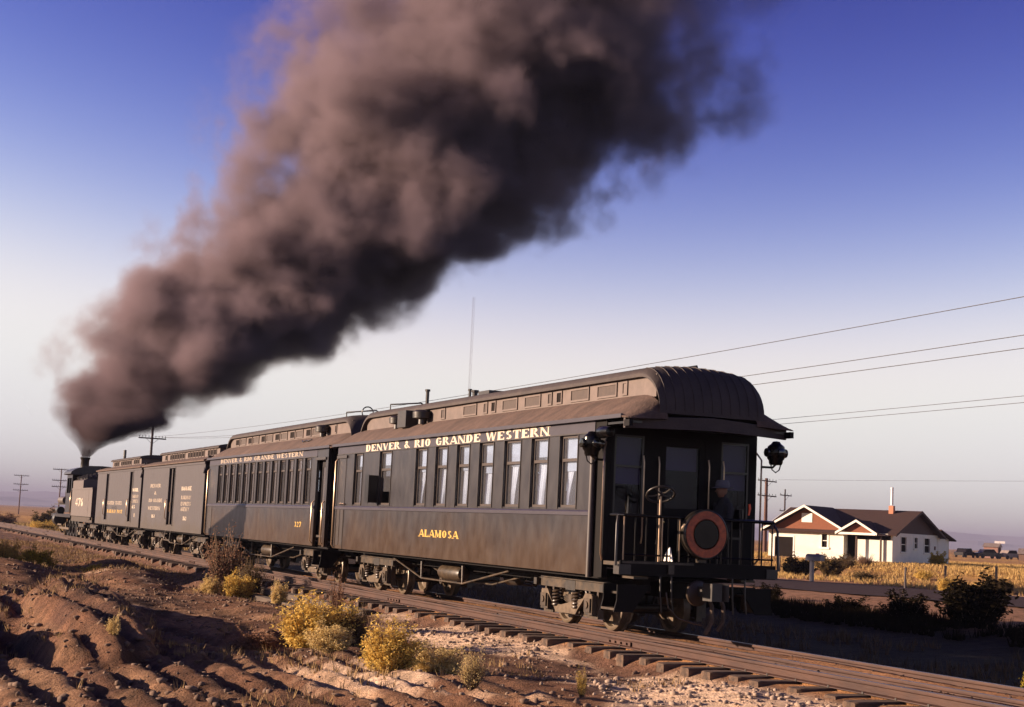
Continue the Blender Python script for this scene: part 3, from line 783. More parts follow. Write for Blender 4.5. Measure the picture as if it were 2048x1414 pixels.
def side(parent, s, L, wins, pan0=0.0, pan1=None, body='coach_paint', doors=()):
    """side wall with window openings cut between piers; wins and doors in local y"""
    pan1 = L if pan1 is None else pan1
    xo, xi = s*HW, s*(HW-.06)
    m = MB(); m.box(xo, xi, pan0, pan1, ZS, 1.598); m.box(xo, xi, pan0, pan1, 1.672, WZ0)
    edges = sorted(wins); y = pan0
    for a, b_ in edges:
        m.box(xo, xi, y, a, WZ0, WZ1); y = b_
    m.box(xo, xi, y, pan1, WZ0, WZ1)
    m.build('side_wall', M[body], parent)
    m = MB(); m.box(s*(HW+.004), xi, pan0, pan1, WZ1, ZE); m.build('letterboard', M['letter_paint'], parent)
    m = MB(); m.prism([(s*(HW+.022), 1.60), (s*(HW+.022), 1.650), (s*(HW+.006), 1.670), (xi, 1.670), (xi, 1.60)], pan0+.01, pan1-.01); m.build('belt_rail', M['letter_paint'], parent)
    MB().box(s*(HW+.014), s*(HW+.002), pan0, pan1, WZ1+.002, WZ1+.022).build('moulding', M['trim'], parent)
    bt = MB()
    for a, b_ in edges:
        for yy in (a-.022, b_+.004): MB().box(s*(HW+.012), s*HW, yy, yy+.018, WZ0-.02, WZ1).build('window_stop', M['trim'], parent)
    pass
LOW = [(1.285, 2.918), (1.295, 2.945), (1.24, 2.985), (1.14, 3.055), (1.02, 3.135), (.90, 3.21), (.76, 3.275)]
def end_f(y, y0, y1, e):
    """1 inside, rounds down to 0 at either end over the length e"""
    d = min(y-y0, y1-y)
    if d >= e: return 1.0
    return math.sqrt(max(0, 1-((e-d)/e)**2))
def roof(parent, y0, y1, e0=.55, e1=.55, zc=3.545, zt=3.715, wc=.745, up0=.30, up1=.30, low='roof_tar', upm='roof_dark'):
    """lower deck either side, clerestory walls, upper deck; ends rounded down"""
    ys_ = sorted(set([y0+e0*(1-math.cos(k/8*math.pi/2)) for k in range(9)] + [y1-e1*(1-math.cos(k/8*math.pi/2)) for k in range(9)] + list(np.linspace(y0+e0, y1-e1, 26))))
    for s in (-1, 1):
        R = []
        for y in ys_:
            d = min((y-y0)/e0, (y1-y)/e1, 1); f = math.sqrt(max(0, 1-(1-d)**2))*.93+.07
            sag = .010*math.sin(y*2.1+s)+.006*math.sin(y*5.3)
            R.append([(s*x, y, 2.885+(z-2.885)*f + (sag if 1 < i < 6 else 0)) for i, (x, z) in enumerate(LOW)] + [(s*.70, y, 2.885+(3.20-2.885)*f), (s*1.25, y, 2.915)])
        MB().loft(R).build('lower_roof', M[low], parent, smooth=40)
        MB().box(s*1.300, s*1.262, y0+e0*.35, y1-e1*.35, 2.908, 2.962).build('eave_board', M['letter_paint'], parent)
    # clerestory
    ya, yb = y0+up0+.25, y1-up1-.25
    for s in (-1, 1):
        MB().box(s*wc, s*(wc-.04), ya, yb, 3.235, zc).build('clerestory_wall', M['clerestory'], parent)
    R = []
    for y in sorted(set([y0+up0+.60*(1-math.cos(k/9*math.pi/2)) for k in range(10)] + [y1-up1-.60*(1-math.cos(k/9*math.pi/2)) for k in range(10)] + list(np.linspace(y0+up0+.6, y1-up1-.6, 20)))):
        f = end_f(y, y0+up0, y1-up1, .60); zb = 3.02+(zc-3.02)*f; zz = 3.04+(zt-3.04)*f
        wv_ = wc+.075
        prof = [(-wv_, zb-.025), (-wv_-.004, zb+.02)] + [(-wv_*math.cos(math.pi*k/10), zb+.025+(zz-zb-.025)*math.sin(math.pi*k/10)**.8) for k in range(1, 10)] + [(wv_+.004, zb+.02), (wv_, zb-.025)]
        R.append([(x, y, z) for x, z in prof])
    MB().loft(R).build('upper_roof', M[upm], parent, smooth=40)
def clere_window(parent, s, y, w, z0=3.30, z1=3.50, wc=.745, pane='louvre', fr='clerestory'):
    x0 = s*wc; m = MB(); f = .028; p = .018
    m.box(x0, x0+s*p, y, y+f, z0, z1); m.box(x0, x0+s*p, y+w-f, y+w, z0, z1); m.box(x0, x0+s*p, y+f, y+w-f, z0, z0+f); m.box(x0, x0+s*p, y+f, y+w-f, z1-f, z1)
    o = m.build('clerestory_window', M[fr], parent)
    MB().box(x0, x0+s*.006, y+f, y+w-f, z0+f, z1-f).build('pane', M[pane], o)
def handrail(parent, pts, r=.014, mt='handrail', name='handrail'):
    return MB().tube(pts, r, 7).build(name, M[mt], parent, smooth=50)
def vent(parent, x, y, z, r=.085, h=.20):
    m = MB().lathe([(r*.55, 0), (r*.55, h*.35), (r*1.25, h*.42), (r*1.3, h*.85), (r*.9, h), (0, h*1.06)], (x, y, z), n=14)
    return m.build('roof_vent', M['iron'], parent, smooth=40)
def underframe(parent, y0, y1, q0, q1, tr0, tr1, zq=.40, reservoir=True):
    m = MB(); m.box(-1.10, 1.10, y0+.03, y1-.03, .745, ZS-.004); m.box(-.16, .16, y0-.1, y1+.1, .52, .745); m.box(-.55, -.43, y0+.03, y1-.03, .60, .745); m.box(.43, .55, y0+.03, y1-.03, .60, .745)
    m.build('underframe', M['end_black'], parent)
    for x in (-.92, -.36, .36, .92):
        handrail(parent, [(x, tr0, .70), (x, q0, zq), (x, q1, zq), (x, tr1, .70)], .017, 'dusty_iron', 'truss_rod')
    for x in (-.92, .92):
        for qy in (q0, q1): MB().cyl((x, qy, .70), (x, qy, zq), .032, .022, 8).build('queen_post', M['dusty_iron'], parent)
        MB().torus((x, (q0+q1)/2, zq), .045, .018, 'x', 14, 6).build('turnbuckle', M['dusty_iron'], parent)
    if reservoir:
        yc = (q0+q1)/2
        MB().lathe([(.0, -.52), (.11, -.50), (.135, -.42), (.135, .42), (.11, .50), (0, .52)], (-.70, yc, .54), 'y', 16).build('air_reservoir', M['dusty_iron'], parent, smooth=40)
        MB().lathe([(.0, -.25), (.10, -.22), (.12, .2), (.09, .3), (0, .32)], (.1, yc-.9, .50), 'y', 14).build('brake_cylinder', M['iron'], parent, smooth=40)
    MB().box(-.30, .55, (q0+q1)/2+.8, (q0+q1)/2+1.7, .34, .70).build('battery_box', M['black'], parent)
def steps(parent, s, ya, yb, ztop=.98, rear=True):
    """three-step platform stair hung below the platform at one side"""
    pl = [(s*(HW-.02), .70), (s*(HW-.02), .50), (s*(HW+.02), .34), (s*(HW-.26), .34), (s*(HW-.52), .70)]
    o = MB().prism(pl, ya, ya+.02).build('steps', M['end_black'], parent)
    MB().prism(pl, yb-.02, yb).build('side_plate', M['end_black'], o)
    MB().box(s*(HW-.24), s*(HW-.26), ya+.02, yb-.02, .39, .57).build('riser', M['dusty_iron'], o)
    for k, (z, x) in enumerate(((.36, HW+.01), (.57, HW-.13), (.78, HW-.27))):
        MB().box(s*x, s*(x-.22), ya+.02, yb-.02, z, z+.03).build('tread', M['dusty_iron'], o)
def coupler(parent, y, d):
    m = MB(); m.box(-.07, .07, y, y+d*.38, .58, .72); m.prism([(-.15, 0), (-.13, d*.22), (.02, d*.26), (.05, d*.12), (.13, d*.24), (.16, d*.10), (.10, 0)], .56, .76, axis='z') if False else None
    m.prism([(-.15, y+d*.34), (-.14, y+d*.56), (.0, y+d*.58), (.03, y+d*.46), (.12, y+d*.56), (.15, y+d*.40), (.10, y+d*.34)], .54, .77, axis='z')
    m.build('coupler', M['iron'], parent)

# ------------------------------------------------------------------ observation car
obs = thing('observation_car', 'rearmost car of the train with curtained windows and a round orange drumhead sign', 'railway car', (0, 18.25, 0))
LO = 30.55-18.25
pan0 = .33
owin = []
for a, b_ in ((19.10, 19.68), (20.09, 20.67), (21.08, 21.70), (22.15, 22.72), (23.17, 23.72), (24.18, 24.73), (25.18, 25.74), (27.10, 27.78), (28.85, 29.38)):
    owin.append((a-18.25, b_-18.25))
for s in (-1, 1):
    side(obs, s, LO, owin, pan0, LO)
    for i, (a, b_) in enumerate(owin):
        if i == 7: w = window(obs, s, a, b_, curtain=None, shade='shade', open_=.22)
        elif i == 8: w = window(obs, s, a, b_, curtain=None, shade='shade')
        else: w = window(obs, s, a, b_, curtain='full', shade='shade')
    # black corner post and bright down pipe at the rear corner
    MB().box(s*(HW-.01), s*(HW-.09), .0, pan0, ZS-.02, ZE).build('corner_post', M['end_black'], obs)
    MB().cyl((s*(HW+.03), pan0-.03, ZS-.03), (s*(HW+.03), pan0-.03, 2.70), .045, n=12).build('corner_pillar', M['baggage_paint'], obs, smooth=40)
# wind deflector vane standing out from the open window, wood door panel inside
a, b_ = owin[7]
MB().prism([(b_+.03, 1.72), (b_+.03, 2.28), (b_+.25, 2.30), (b_+.27, 1.80)], -HW-.20, -HW-.19, axis='x').build('wind_vane', M['black'], obs)
MB().box(-HW-.195, -HW, b_+.025, b_+.04, 1.74, 2.27).build('vane_bracket', M['black'], obs)
MB().box(-.62, -.58, a-.15, b_+.25, 1.0, 2.02).build('inner_door', M['interior_wood'], obs)
# interior
MB().box(-HW+.07, HW-.07, .1, LO-.1, .985, 1.03).build('floor', M['interior'], obs)
MB().box(-.75, .75, .2, LO-.2, 3.16, 3.19).build('ceiling', M['interior'], obs)
MB().box(-HW+.07, HW-.07, LO-.06, LO, 1.03, 3.0).build('front_bulkhead', M['black'], obs)
MB().box(-HW+.1, HW-.1, 7.9, 7.96, 1.03, 3.0).build('partition', M['interior_wood'], obs)
for k in range(7):
    for s in (-1, 1):
        m = MB().box(s*.98, s*.45, 1.0+k*.95, 1.45+k*.95, 1.03, 1.42); m.box(s*.98, s*.45, 1.45+k*.95, 1.57+k*.95, 1.03, 1.98)
        m.build('seat', M['interior'], obs)
# rear end wall: door and two windows cut through
ey0, ey1 = -.005, .055
m = MB()
XW = [(-1.13, -1.08), (-.62, -.36), (.36, .62), (1.08, 1.13)]
for x0, x1 in XW: m.box(x0, x1, ey0, ey1, .98, 2.72)
for x0, x1 in ((-1.08, -.62), (.62, 1.08)): m.box(x0, x1, ey0, ey1, .98, 1.62)
m.box(-1.13, 1.13, ey0, ey1, 2.72, 2.95)
m.build('end_wall', M['end_black'], obs)
for x0, x1 in ((-1.08, -.62), (.62, 1.08)):
    f = .03; m = MB(); m.box(x0, x0+f, .0, .04, 1.62, 2.72); m.box(x1-f, x1, .0, .04, 1.62, 2.72); m.box(x0+f, x1-f, .0, .04, 1.62, 1.65); m.box(x0+f, x1-f, .0, .04, 2.69, 2.72); m.box(x0+f, x1-f, .0, .04, 2.28, 2.31)
    w = m.build('end_window', M['black'], obs)
    MB().box(x0+f, x1-f, .018, .021, 1.65, 2.28).build('lower_pane', M['glass_clear'], w)
    MB().box(x0+f, x1-f, .012, .015, 2.31, 2.69).build('upper_pane', M['glass_clear'], w)
for x0, x1 in ((-1.08, -.62), (.62, 1.08)):  # sheets added behind the rear panes to darken them
    MB().box(x0, x1, .075, .085, 2.05, 2.74).build('blind', M['purple_blind'], obs)
    for a, b_ in ((x0, x0+.26), (x0+.34, x1)): MB().box(a, b_, .09, .10, 1.03, 2.06).build('drape', M['dark_drape'], obs)
MB().box(-.27, .27, .09, .10, 2.28, 2.62).build('blind', M['purple_blind'], obs); MB().box(-.30, .30, .105, .115, 1.03, 2.29).build('drape', M['dark_drape'], obs)
m = MB(); m.box(-.36, -.27, .0, .045, .99, 2.72); m.box(.27, .36, .0, .045, .99, 2.72); m.box(-.27, .27, .0, .045, .99, 1.75); m.box(-.27, .27, .0, .045, 2.60, 2.72)
dr = m.build('end_door', M['end_black'], obs)
MB().box(-.27, .27, .02, .023, 1.75, 2.60).build('pane', M['glass_clear'], dr)
MB().lathe([(0, -.03), (.022, -.025), (.022, .0), (.012, .012), (.012, .02)], (-.30, -.005, 1.55), 'y', 10).build('knob', M['brass'], dr, smooth=40)
for x in (-.64, -.40, .40, .64): handrail(obs, [(x, -.03, 1.25), (x, -.055, 1.35), (x, -.055, 2.35), (x, -.03, 2.45)], .011)
# roof: body roof and the bull-nosed hood over the platform
roof(obs, -.78, LO+.40, e0=.62, e1=.55, up0=.02, up1=.55)
ribs = MB()
for k in range(11):
    x = -.72+.144*k; pts = []
    for j in range(9):
        f = j/8*math.pi/2; d = .60*(1-math.cos(f)); g = end_f(-.76+d, -.76, 99, .60); zb = 3.02+(3.545-3.02)*g; zz = 3.04+(3.715-3.04)*g
        u = math.acos(max(-1, min(1, -x/.82))); pts.append((x, -.764+d, zb+.027+(zz-zb-.025)*math.sin(u)**.8))
    ribs.tube(pts, .007, 5)
ribs.build('hood_seams', M['roof_dark'], obs)
m = MB(); R = []
for i in range(21):                                    # curved rear fascia below the hood
    u = -1+2*i/20; x = 1.27*u; y = -.80+.16*abs(u)**2.5
    R.append([(x, y, 2.80-.03*abs(u)), (x, y, 2.97-.06*abs(u)), (x, y+.05, 2.98-.06*abs(u)), (x, y+.05, 2.80-.03*abs(u))])
m.loft(R); m.build('hood_fascia', M['roof_dark'], obs, smooth=40)
m = MB(); m.box(-1.2, 1.2, -.70, .02, 2.84, 2.87); m.build('hood_ceiling', M['black'], obs)
for s in (-1, 1): MB().box(s*1.29, s*1.235, -.79, -.64, 2.79, 2.875).build('eave_end', M['end_black'], obs)
# clerestory glazing: louvred panels, and black panes painting the shade of open ventilators
for s in (-1, 1):
    y = .42; k = 0
    for y, w, p in ((.30, .16, 'clerestory'), (.62, .62, 'louvre'), (1.50, .62, 'louvre'), (2.42, .20, 'house_dark'), (2.78, .16, 'louvre'), (3.20, .62, 'louvre'), (4.10, .62, 'louvre'), (5.0, .20, 'house_dark'), (5.36, .18, 'louvre'), (5.85, .62, 'louvre'), (7.35, .22, 'louvre')):
        clere_window(obs, s, y, w, pane=p)
    vent(obs, s*.86, 8.25, 3.24, .15, .26); vent(obs, s*.90, 9.55, 3.20, .13, .25)
    m = MB().box(s*.72, s*1.02, 8.75, 9.22, 3.20, 3.52); m.build('ventilator_box', M['iron'], obs)
for y, h, r in ((7.2, .12, .05), (7.45, .16, .025), (9.7, .30, .035)):
    m = MB().cyl((-.25, y, 3.66), (-.25, y, 3.70+h), r, n=10); m.cyl((-.25, y, 3.70+h), (-.25, y, 3.74+h), r*1.5, n=10); m.build('smoke_jack', M['iron'], obs)
MB().box(-.35, .05, 6.3, 6.8, 3.69, 3.80).build('roof_hatch', M['iron'], obs)
handrail(obs, [(.35, .25, 3.67), (.35, .30, 3.80), (.35, 1.2, 3.80), (.35, 1.25, 3.69)], .018, 'black', 'roof_rail')
handrail(obs, [(-.6, 10.9, 3.60), (-.6, 10.9, 3.78), (-.2, 10.2, 3.80), (.0, 10.2, 3.70)], .016, 'black', 'roof_rail')
# lettering
text(obs, 'DENVER & RIO GRANDE WESTERN', .138, 8.66, x=-HW-.004, y=28.69-18.25, z=2.758, mat_=M['letter_cream'])
text(obs, 'ALAMOSA', .125, 1.92, x=-HW, y=25.40-18.25, z=1.155, mat_=M['letter_gold'])
# front vestibule door frame, header, grab rails on the near side
for s in (-1, 1):
    m = MB(); m.box(s*(HW+.008), s*HW, LO-.62, LO-.60, ZS, 2.66); m.box(s*(HW+.03), s*HW, LO-.70, LO-.02, 2.66, 2.72); m.box(s*(HW+.008), s*HW, LO-.10, LO-.08, ZS, 2.66)
    m.build('door_frame', M['trim'], obs)
    m = MB(); m.box(s*(HW+.006), s*HW, LO-.58, LO-.42, .86, 1.66); m.box(s*(HW+.006), s*HW, LO-.34, LO-.16, .86, 1.66); m.build('door_panel', M['trim'], obs)
    handrail(obs, [(s*HW, LO-.03, .80), (s*(HW+.05), LO-.03, .86), (s*(HW+.05), LO-.03, 2.60), (s*HW, LO-.03, 2.66)], .016)
    handrail(obs, [(s*HW, LO-.72, 1.70), (s*(HW+.04), LO-.72, 1.72), (s*(HW+.04), LO-.40, 1.72), (s*HW, LO-.40, 1.70)], .012)
# rear platform
m = MB(); m.box(-1.19, 1.19, -.50, -.008, .95, 1.0); m.build('platform', M['dusty_iron'], obs)
m = MB(); m.box(-1.21, 1.21, -.55, -.50, .83, 1.02); m.build('end_beam', M['end_black'], obs)
MB().box(-1.19, -.10, -.562, -.552, .985, 1.015).build('beam_edge', M['dusty_iron'], obs)
for s in (-1, 1):
    steps(obs, s, -.46, -.05)
    MB().box(s*1.06, s*1.24, -.56, -.40, .84, .97).build('beam_end', M['iron'], obs)
RY = -.52
m = MB(); m.tube([(-1.15, -.10, 1.62), (-1.18, RY, 1.62), (1.18, RY, 1.62), (1.15, -.10, 1.62)], .022, 8); m.build('top_rail', M['black_gloss'], obs, smooth=50)
m = MB(); m.tube([(-1.18, RY, 1.10), (1.18, RY, 1.10)], .014, 6); m.build('bottom_rail', M['black_gloss'], obs, smooth=50)
for x in np.linspace(-1.16, 1.16, 15): MB().cyl((x, RY, 1.0), (x, RY, 1.62), .011 if abs(abs(x)-.33) > .05 else .02, n=8).build('baluster', M['black_gloss'], obs, smooth=50)
for x in (-1.18, -.60, -.33): handrail(obs, [(x, RY-.026, 1.03), (x, RY-.026, 1.60)], .010, 'handrail', 'bright_post')  # brighter posts on the sunlit left: their glint is put into the colour
for s in (-1, 1):
    handrail(obs, [(s*1.20, .02, 1.0), (s*1.26, -.05, 1.10), (s*1.26, -.05, 2.50), (s*1.20, .02, 2.62)], .014)
    handrail(obs, [(s*1.15, -.30, 1.60), (s*1.22, -.45, 1.60), (s*1.26, -.50, 1.50), (s*1.27, -.52, .95)], .018, 'iron', 'gate_rail')
# brake wheel on its staff
m = MB(); m.cyl((-.60, -.47, 1.0), (-.60, -.47, 1.90), .016, n=8); bs = m.build('brake_staff', M['handrail'], obs, smooth=50)
m = MB(); m.torus((0, 0, 0), .19, .016, 'z', 24, 8)
for k in range(5): a = k*2*math.pi/5; m.tube([(0, 0, .01), (.09*math.cos(a), .09*math.sin(a), -.015), (.19*math.cos(a), .19*math.sin(a), 0)], .011, 6)
m.cyl((0, 0, -.03), (0, 0, .03), .035, n=10)
bwh = m.build('brake_wheel', M['iron'], bs, smooth=50, loc=(-.60, -.47, 1.92)); bwh.rotation_euler = (rad(-32), rad(10), 0)
# drumhead: can-shaped sign with an orange ring on black
dm = MB().lathe([(0, 0), (.33, 0), (.34, -.02), (.34, -.12), (.325, -.135), (.325, -.125), (.0, -.125)], (0, -.56, 1.412), 'y', 40)
drum = dm.build('drumhead', M['drum_black'], obs, smooth=30)
MB().lathe([(.205, -.128), (.205, -.134), (.312, -.134), (.312, -.128)], (0, -.56, 1.412), 'y', 40).build('orange_ring', M['drum_orange'], drum, smooth=30)
MB().lathe([(0, -.1275), (.19, -.1275), (.19, -.131), (0, -.131)], (0, -.56, 1.412), 'y', 36).build('black_face', M['black_gloss'], drum, smooth=30)
MB().box(-.06, .06, -.60, -.53, 1.03, 1.10).build('drum_bracket', M['dusty_iron'], drum)
MB().prism([(-.60, 1.03), (-.36, 1.03), (-.42, 1.15), (-.52, 1.22)], -.46, -.45, axis='x').build('white_panel', M['white_cloth'], obs)
MB().box(-.06+.02, .06+.02, -.59, -.563, .84, 1.0).build('latch_plate', M['dusty_iron'], obs) if False else MB().box(-.50, -.41, -.575, -.556, .86, .98).build('latch_plate', M['dusty_iron'], obs)
# marker lamps on brackets at the rear corners
def lamp(s, x, y, z):
    m = MB().lathe([(.0, -.16), (.085, -.16), (.10, -.13), (.10, -.10), (.125, -.07), (.135, .02), (.12, .10), (.07, .14), (.05, .17), (0, .18)], (x, y, z), n=18)
    o = m.build('marker_lamp', M['black_gloss'], obs, smooth=40)
    for dx, dy in ((1, 0), (-1, 0), (0, 1), (0, -1)):
        ax = 'x' if dx else 'y'; q = dx or dy
        MB().lathe([(0, q*.12), (.055, q*.12), (.065, q*.145), (.062, q*.165), (.03, q*.175), (0, q*.178)], (x, y, z+.01), ax, 14).build('lens', M['lens_dark'], o, smooth=40)
    MB().tube([(s*(HW-.02), y+.05, z-.20), (x-s*.05, y, z-.20), (x, y, z-.15)], .018, 6).build('bracket', M['black'], o)
    MB().tube([(x-.09, y, z-.13), (x-.06, y, z-.23), (x, y, z-.27), (x+.06, y, z-.23), (x+.09, y, z-.13)], .009, 6).build('bail', M['black'], o)
    return o
lamp(-1, -1.42, .02, 2.56); lamp(1, 1.40, -.20, 2.60)
m = MB().lathe([(0, -.16), (.07, -.15), (.085, -.05), (.085, .12), (.05, .17), (0, .18)], (-1.36, -.25, 2.72), 'y', 14); m.box(-1.40, -1.20, -.2, -.1, 2.70, 2.76); m.build('back_up_light', M['black_gloss'], obs, smooth=40)
# running gear
underframe(obs, .0, LO, 23.95-18.25, 25.95-18.25, 22.0-18.25, 27.5-18.25)
truck(obs, 19.90-18.25); truck(obs, 28.71-18.25)
coupler(obs, -.55, -1)
MB().lathe([(0, -.02), (.13, -.02), (.17, .01), (.17, .05), (0, .06)], (-.05, -.62, .62), 'y', 24).build('buffer_disc', M['baggage_paint'], obs, smooth=40)
for x, w in ((.12, .0), (.30, .05)):
    handrail(obs, [(x, -.58, .60), (x+.02, -.66, .45), (x+.01, -.68, .25), (x-.05, -.62, .08+w)], .028, 'timber_old', 'air_hose')
handrail(obs, [(-.52, -.56, .62), (-.50, -.60, .42), (-.35, -.60, .28), (-.10, -.58, .22), (.06, -.58, .20)], .012, 'dusty_iron', 'safety_chain')
for x in (-.62, -.45, .5, .7): handrail(obs, [(x, -.57, .83), (x, -.59, .55), (x+.03, -.58, .35)], .012, 'iron', 'brake_chain')

# ------------------------------------------------------------------ coach
coach = thing('coach', 'second car from the rear, dark passenger coach with a long row of narrow windows', 'railway car', (0, 31.25, 0))
LC = 42.9-31.25
cw = [(32.55-31.25+.727*k, 32.55-31.25+.727*k+.47) for k in range(13)]
for s in (-1, 1):
    side(coach, s, LC, cw, .85, LC)
    for i, (a, b_) in enumerate(cw):
        window(coach, s, a, b_, WZ0+.01, 2.48, WZ1+.02-.02, curtain=None, shade='shade' if i % 5 else 'curtain', glass='glass_dusty' if i % 3 else 'glass')
    # recessed rear vestibule: door in the side, posts, header
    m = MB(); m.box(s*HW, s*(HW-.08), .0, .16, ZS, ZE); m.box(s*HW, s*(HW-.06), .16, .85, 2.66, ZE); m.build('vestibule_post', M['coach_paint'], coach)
    m = MB(); m.box(s*(HW-.12), s*(HW-.15), .17, .84, ZS+.02, 1.62); m.box(s*(HW-.12), s*(HW-.15), .17, .28, 1.62, 2.65); m.box(s*(HW-.12), s*(HW-.15), .73, .84, 1.62, 2.65); m.box(s*(HW-.12), s*(HW-.15), .28, .73, 2.52, 2.65)
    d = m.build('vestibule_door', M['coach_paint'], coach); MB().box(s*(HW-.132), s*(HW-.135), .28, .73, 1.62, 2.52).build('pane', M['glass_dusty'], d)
    MB().lathe([(0, 0), (.03, .01), (.03, .03), (0, .05)], (s*(HW-.12)-(.05 if s < 0 else 0), .62, 1.55), 'x', 10).build('knob', M['brass'], d)
    MB().box(s*(HW+.03), s*HW, .12, .90, 2.665, 2.72).build('door_header', M['trim'], coach)
    for yy in (.10, .90): handrail(coach, [(s*HW, yy, .84), (s*(HW+.05), yy, .90), (s*(HW+.05), yy, 1.72), (s*HW, yy, 1.78)], .016)
    handrail(coach, [(s*HW, LC-.04, .80), (s*(HW+.05), LC-.04, .86), (s*(HW+.05), LC-.04, 2.6), (s*HW, LC-.04, 2.66)], .016)
    MB().box(s*(HW+.006), s*HW, LC-.62, LC-.12, ZS+.05, 1.58).build('end_panel', M['trim'], coach)
    steps(coach, s, .2, .8)
    for k in range(6): clere_window(coach, s, 2.35+k*1.42, .62, pane='louvre'); clere_window(coach, s, 3.08+k*1.42, .42, pane='house_dark') if k < 6 else None
    vent(coach, s*.86, 1.75, 3.24, .14, .26); clere_window(coach, s, 1.05, .12, pane='house_dark')
    handrail(coach, [(s*.98, 2.2, 3.19), (s*1.02, 2.4, 3.15), (s*.99, 2.6, 3.18), (s*1.02, 2.8, 3.15), (s*.98, 3.0, 3.19)], .014, 'black', 'roof_grab')
MB().box(-HW+.07, HW-.07, .1, LC-.1, .985, 1.03).build('floor', M['interior'], coach)
MB().box(-.75, .75, .2, LC-.2, 3.16, 3.19).build('ceiling', M['interior'], coach)
MB().box(-HW+.09, HW-.09, .0, .05, .98, 2.95).build('rear_bulkhead', M['black'], coach)
MB().box(-HW+.09, HW-.09, LC-.05, LC, .98, 2.95).build('front_bulkhead', M['black'], coach)
for k in range(10):
    for s in (-1, 1):
        m = MB().box(s*1.05, s*.35, 1.3+k*.95, 1.75+k*.95, 1.03, 1.45); m.box(s*1.05, s*.35, 1.75+k*.95, 1.86+k*.95, 1.03, 2.0)
        m.build('seat', M['interior'], coach)
roof(coach, -.45, LC+.30, up0=.15, up1=.45)
handrail(coach, [(-.5, 1.2, 3.62), (-.5, 1.2, 3.80), (-.1, .3, 3.82), (.1, .3, 3.68)], .016, 'black', 'roof_rail')
MB().torus((-.2, .6, 3.78), .13, .014, 'y', 16, 6).build('roof_ring', M['black'], coach)
text(coach, 'DENVER & RIO GRANDE WESTERN', .105, 8.32, x=-HW-.004, y=41.53-31.25, z=2.785, mat_=M['letter_dim'])
text(coach, '327', .118, .58, x=-HW, y=33.64-31.25, z=1.18, mat_=M['letter_gold'])
underframe(coach, .0, LC, 36.6-31.25, 38.6-31.25, 34.6-31.25, 40.4-31.25)
truck(coach, 32.96-31.25); truck(coach, 41.2-31.25)
coupler(coach, .0, -1); coupler(coach, LC, 1)
# bellows and buffer plates between cars
def bellows(parent, y0, y1):
    m = MB(); n = 6
    for k in range(n):
        a = y0+(y1-y0)*k/n; b2 = y0+(y1-y0)*(k+.6)/n
        for s in (-1, 1): m.box(s*.62, s*.48, a, b2, .98, 2.70)
        m.box(-.48, .48, a, b2, 2.62, 2.74)
    m.build('diaphragm', M['black'], parent)
bellows(coach, -.64, -.02)

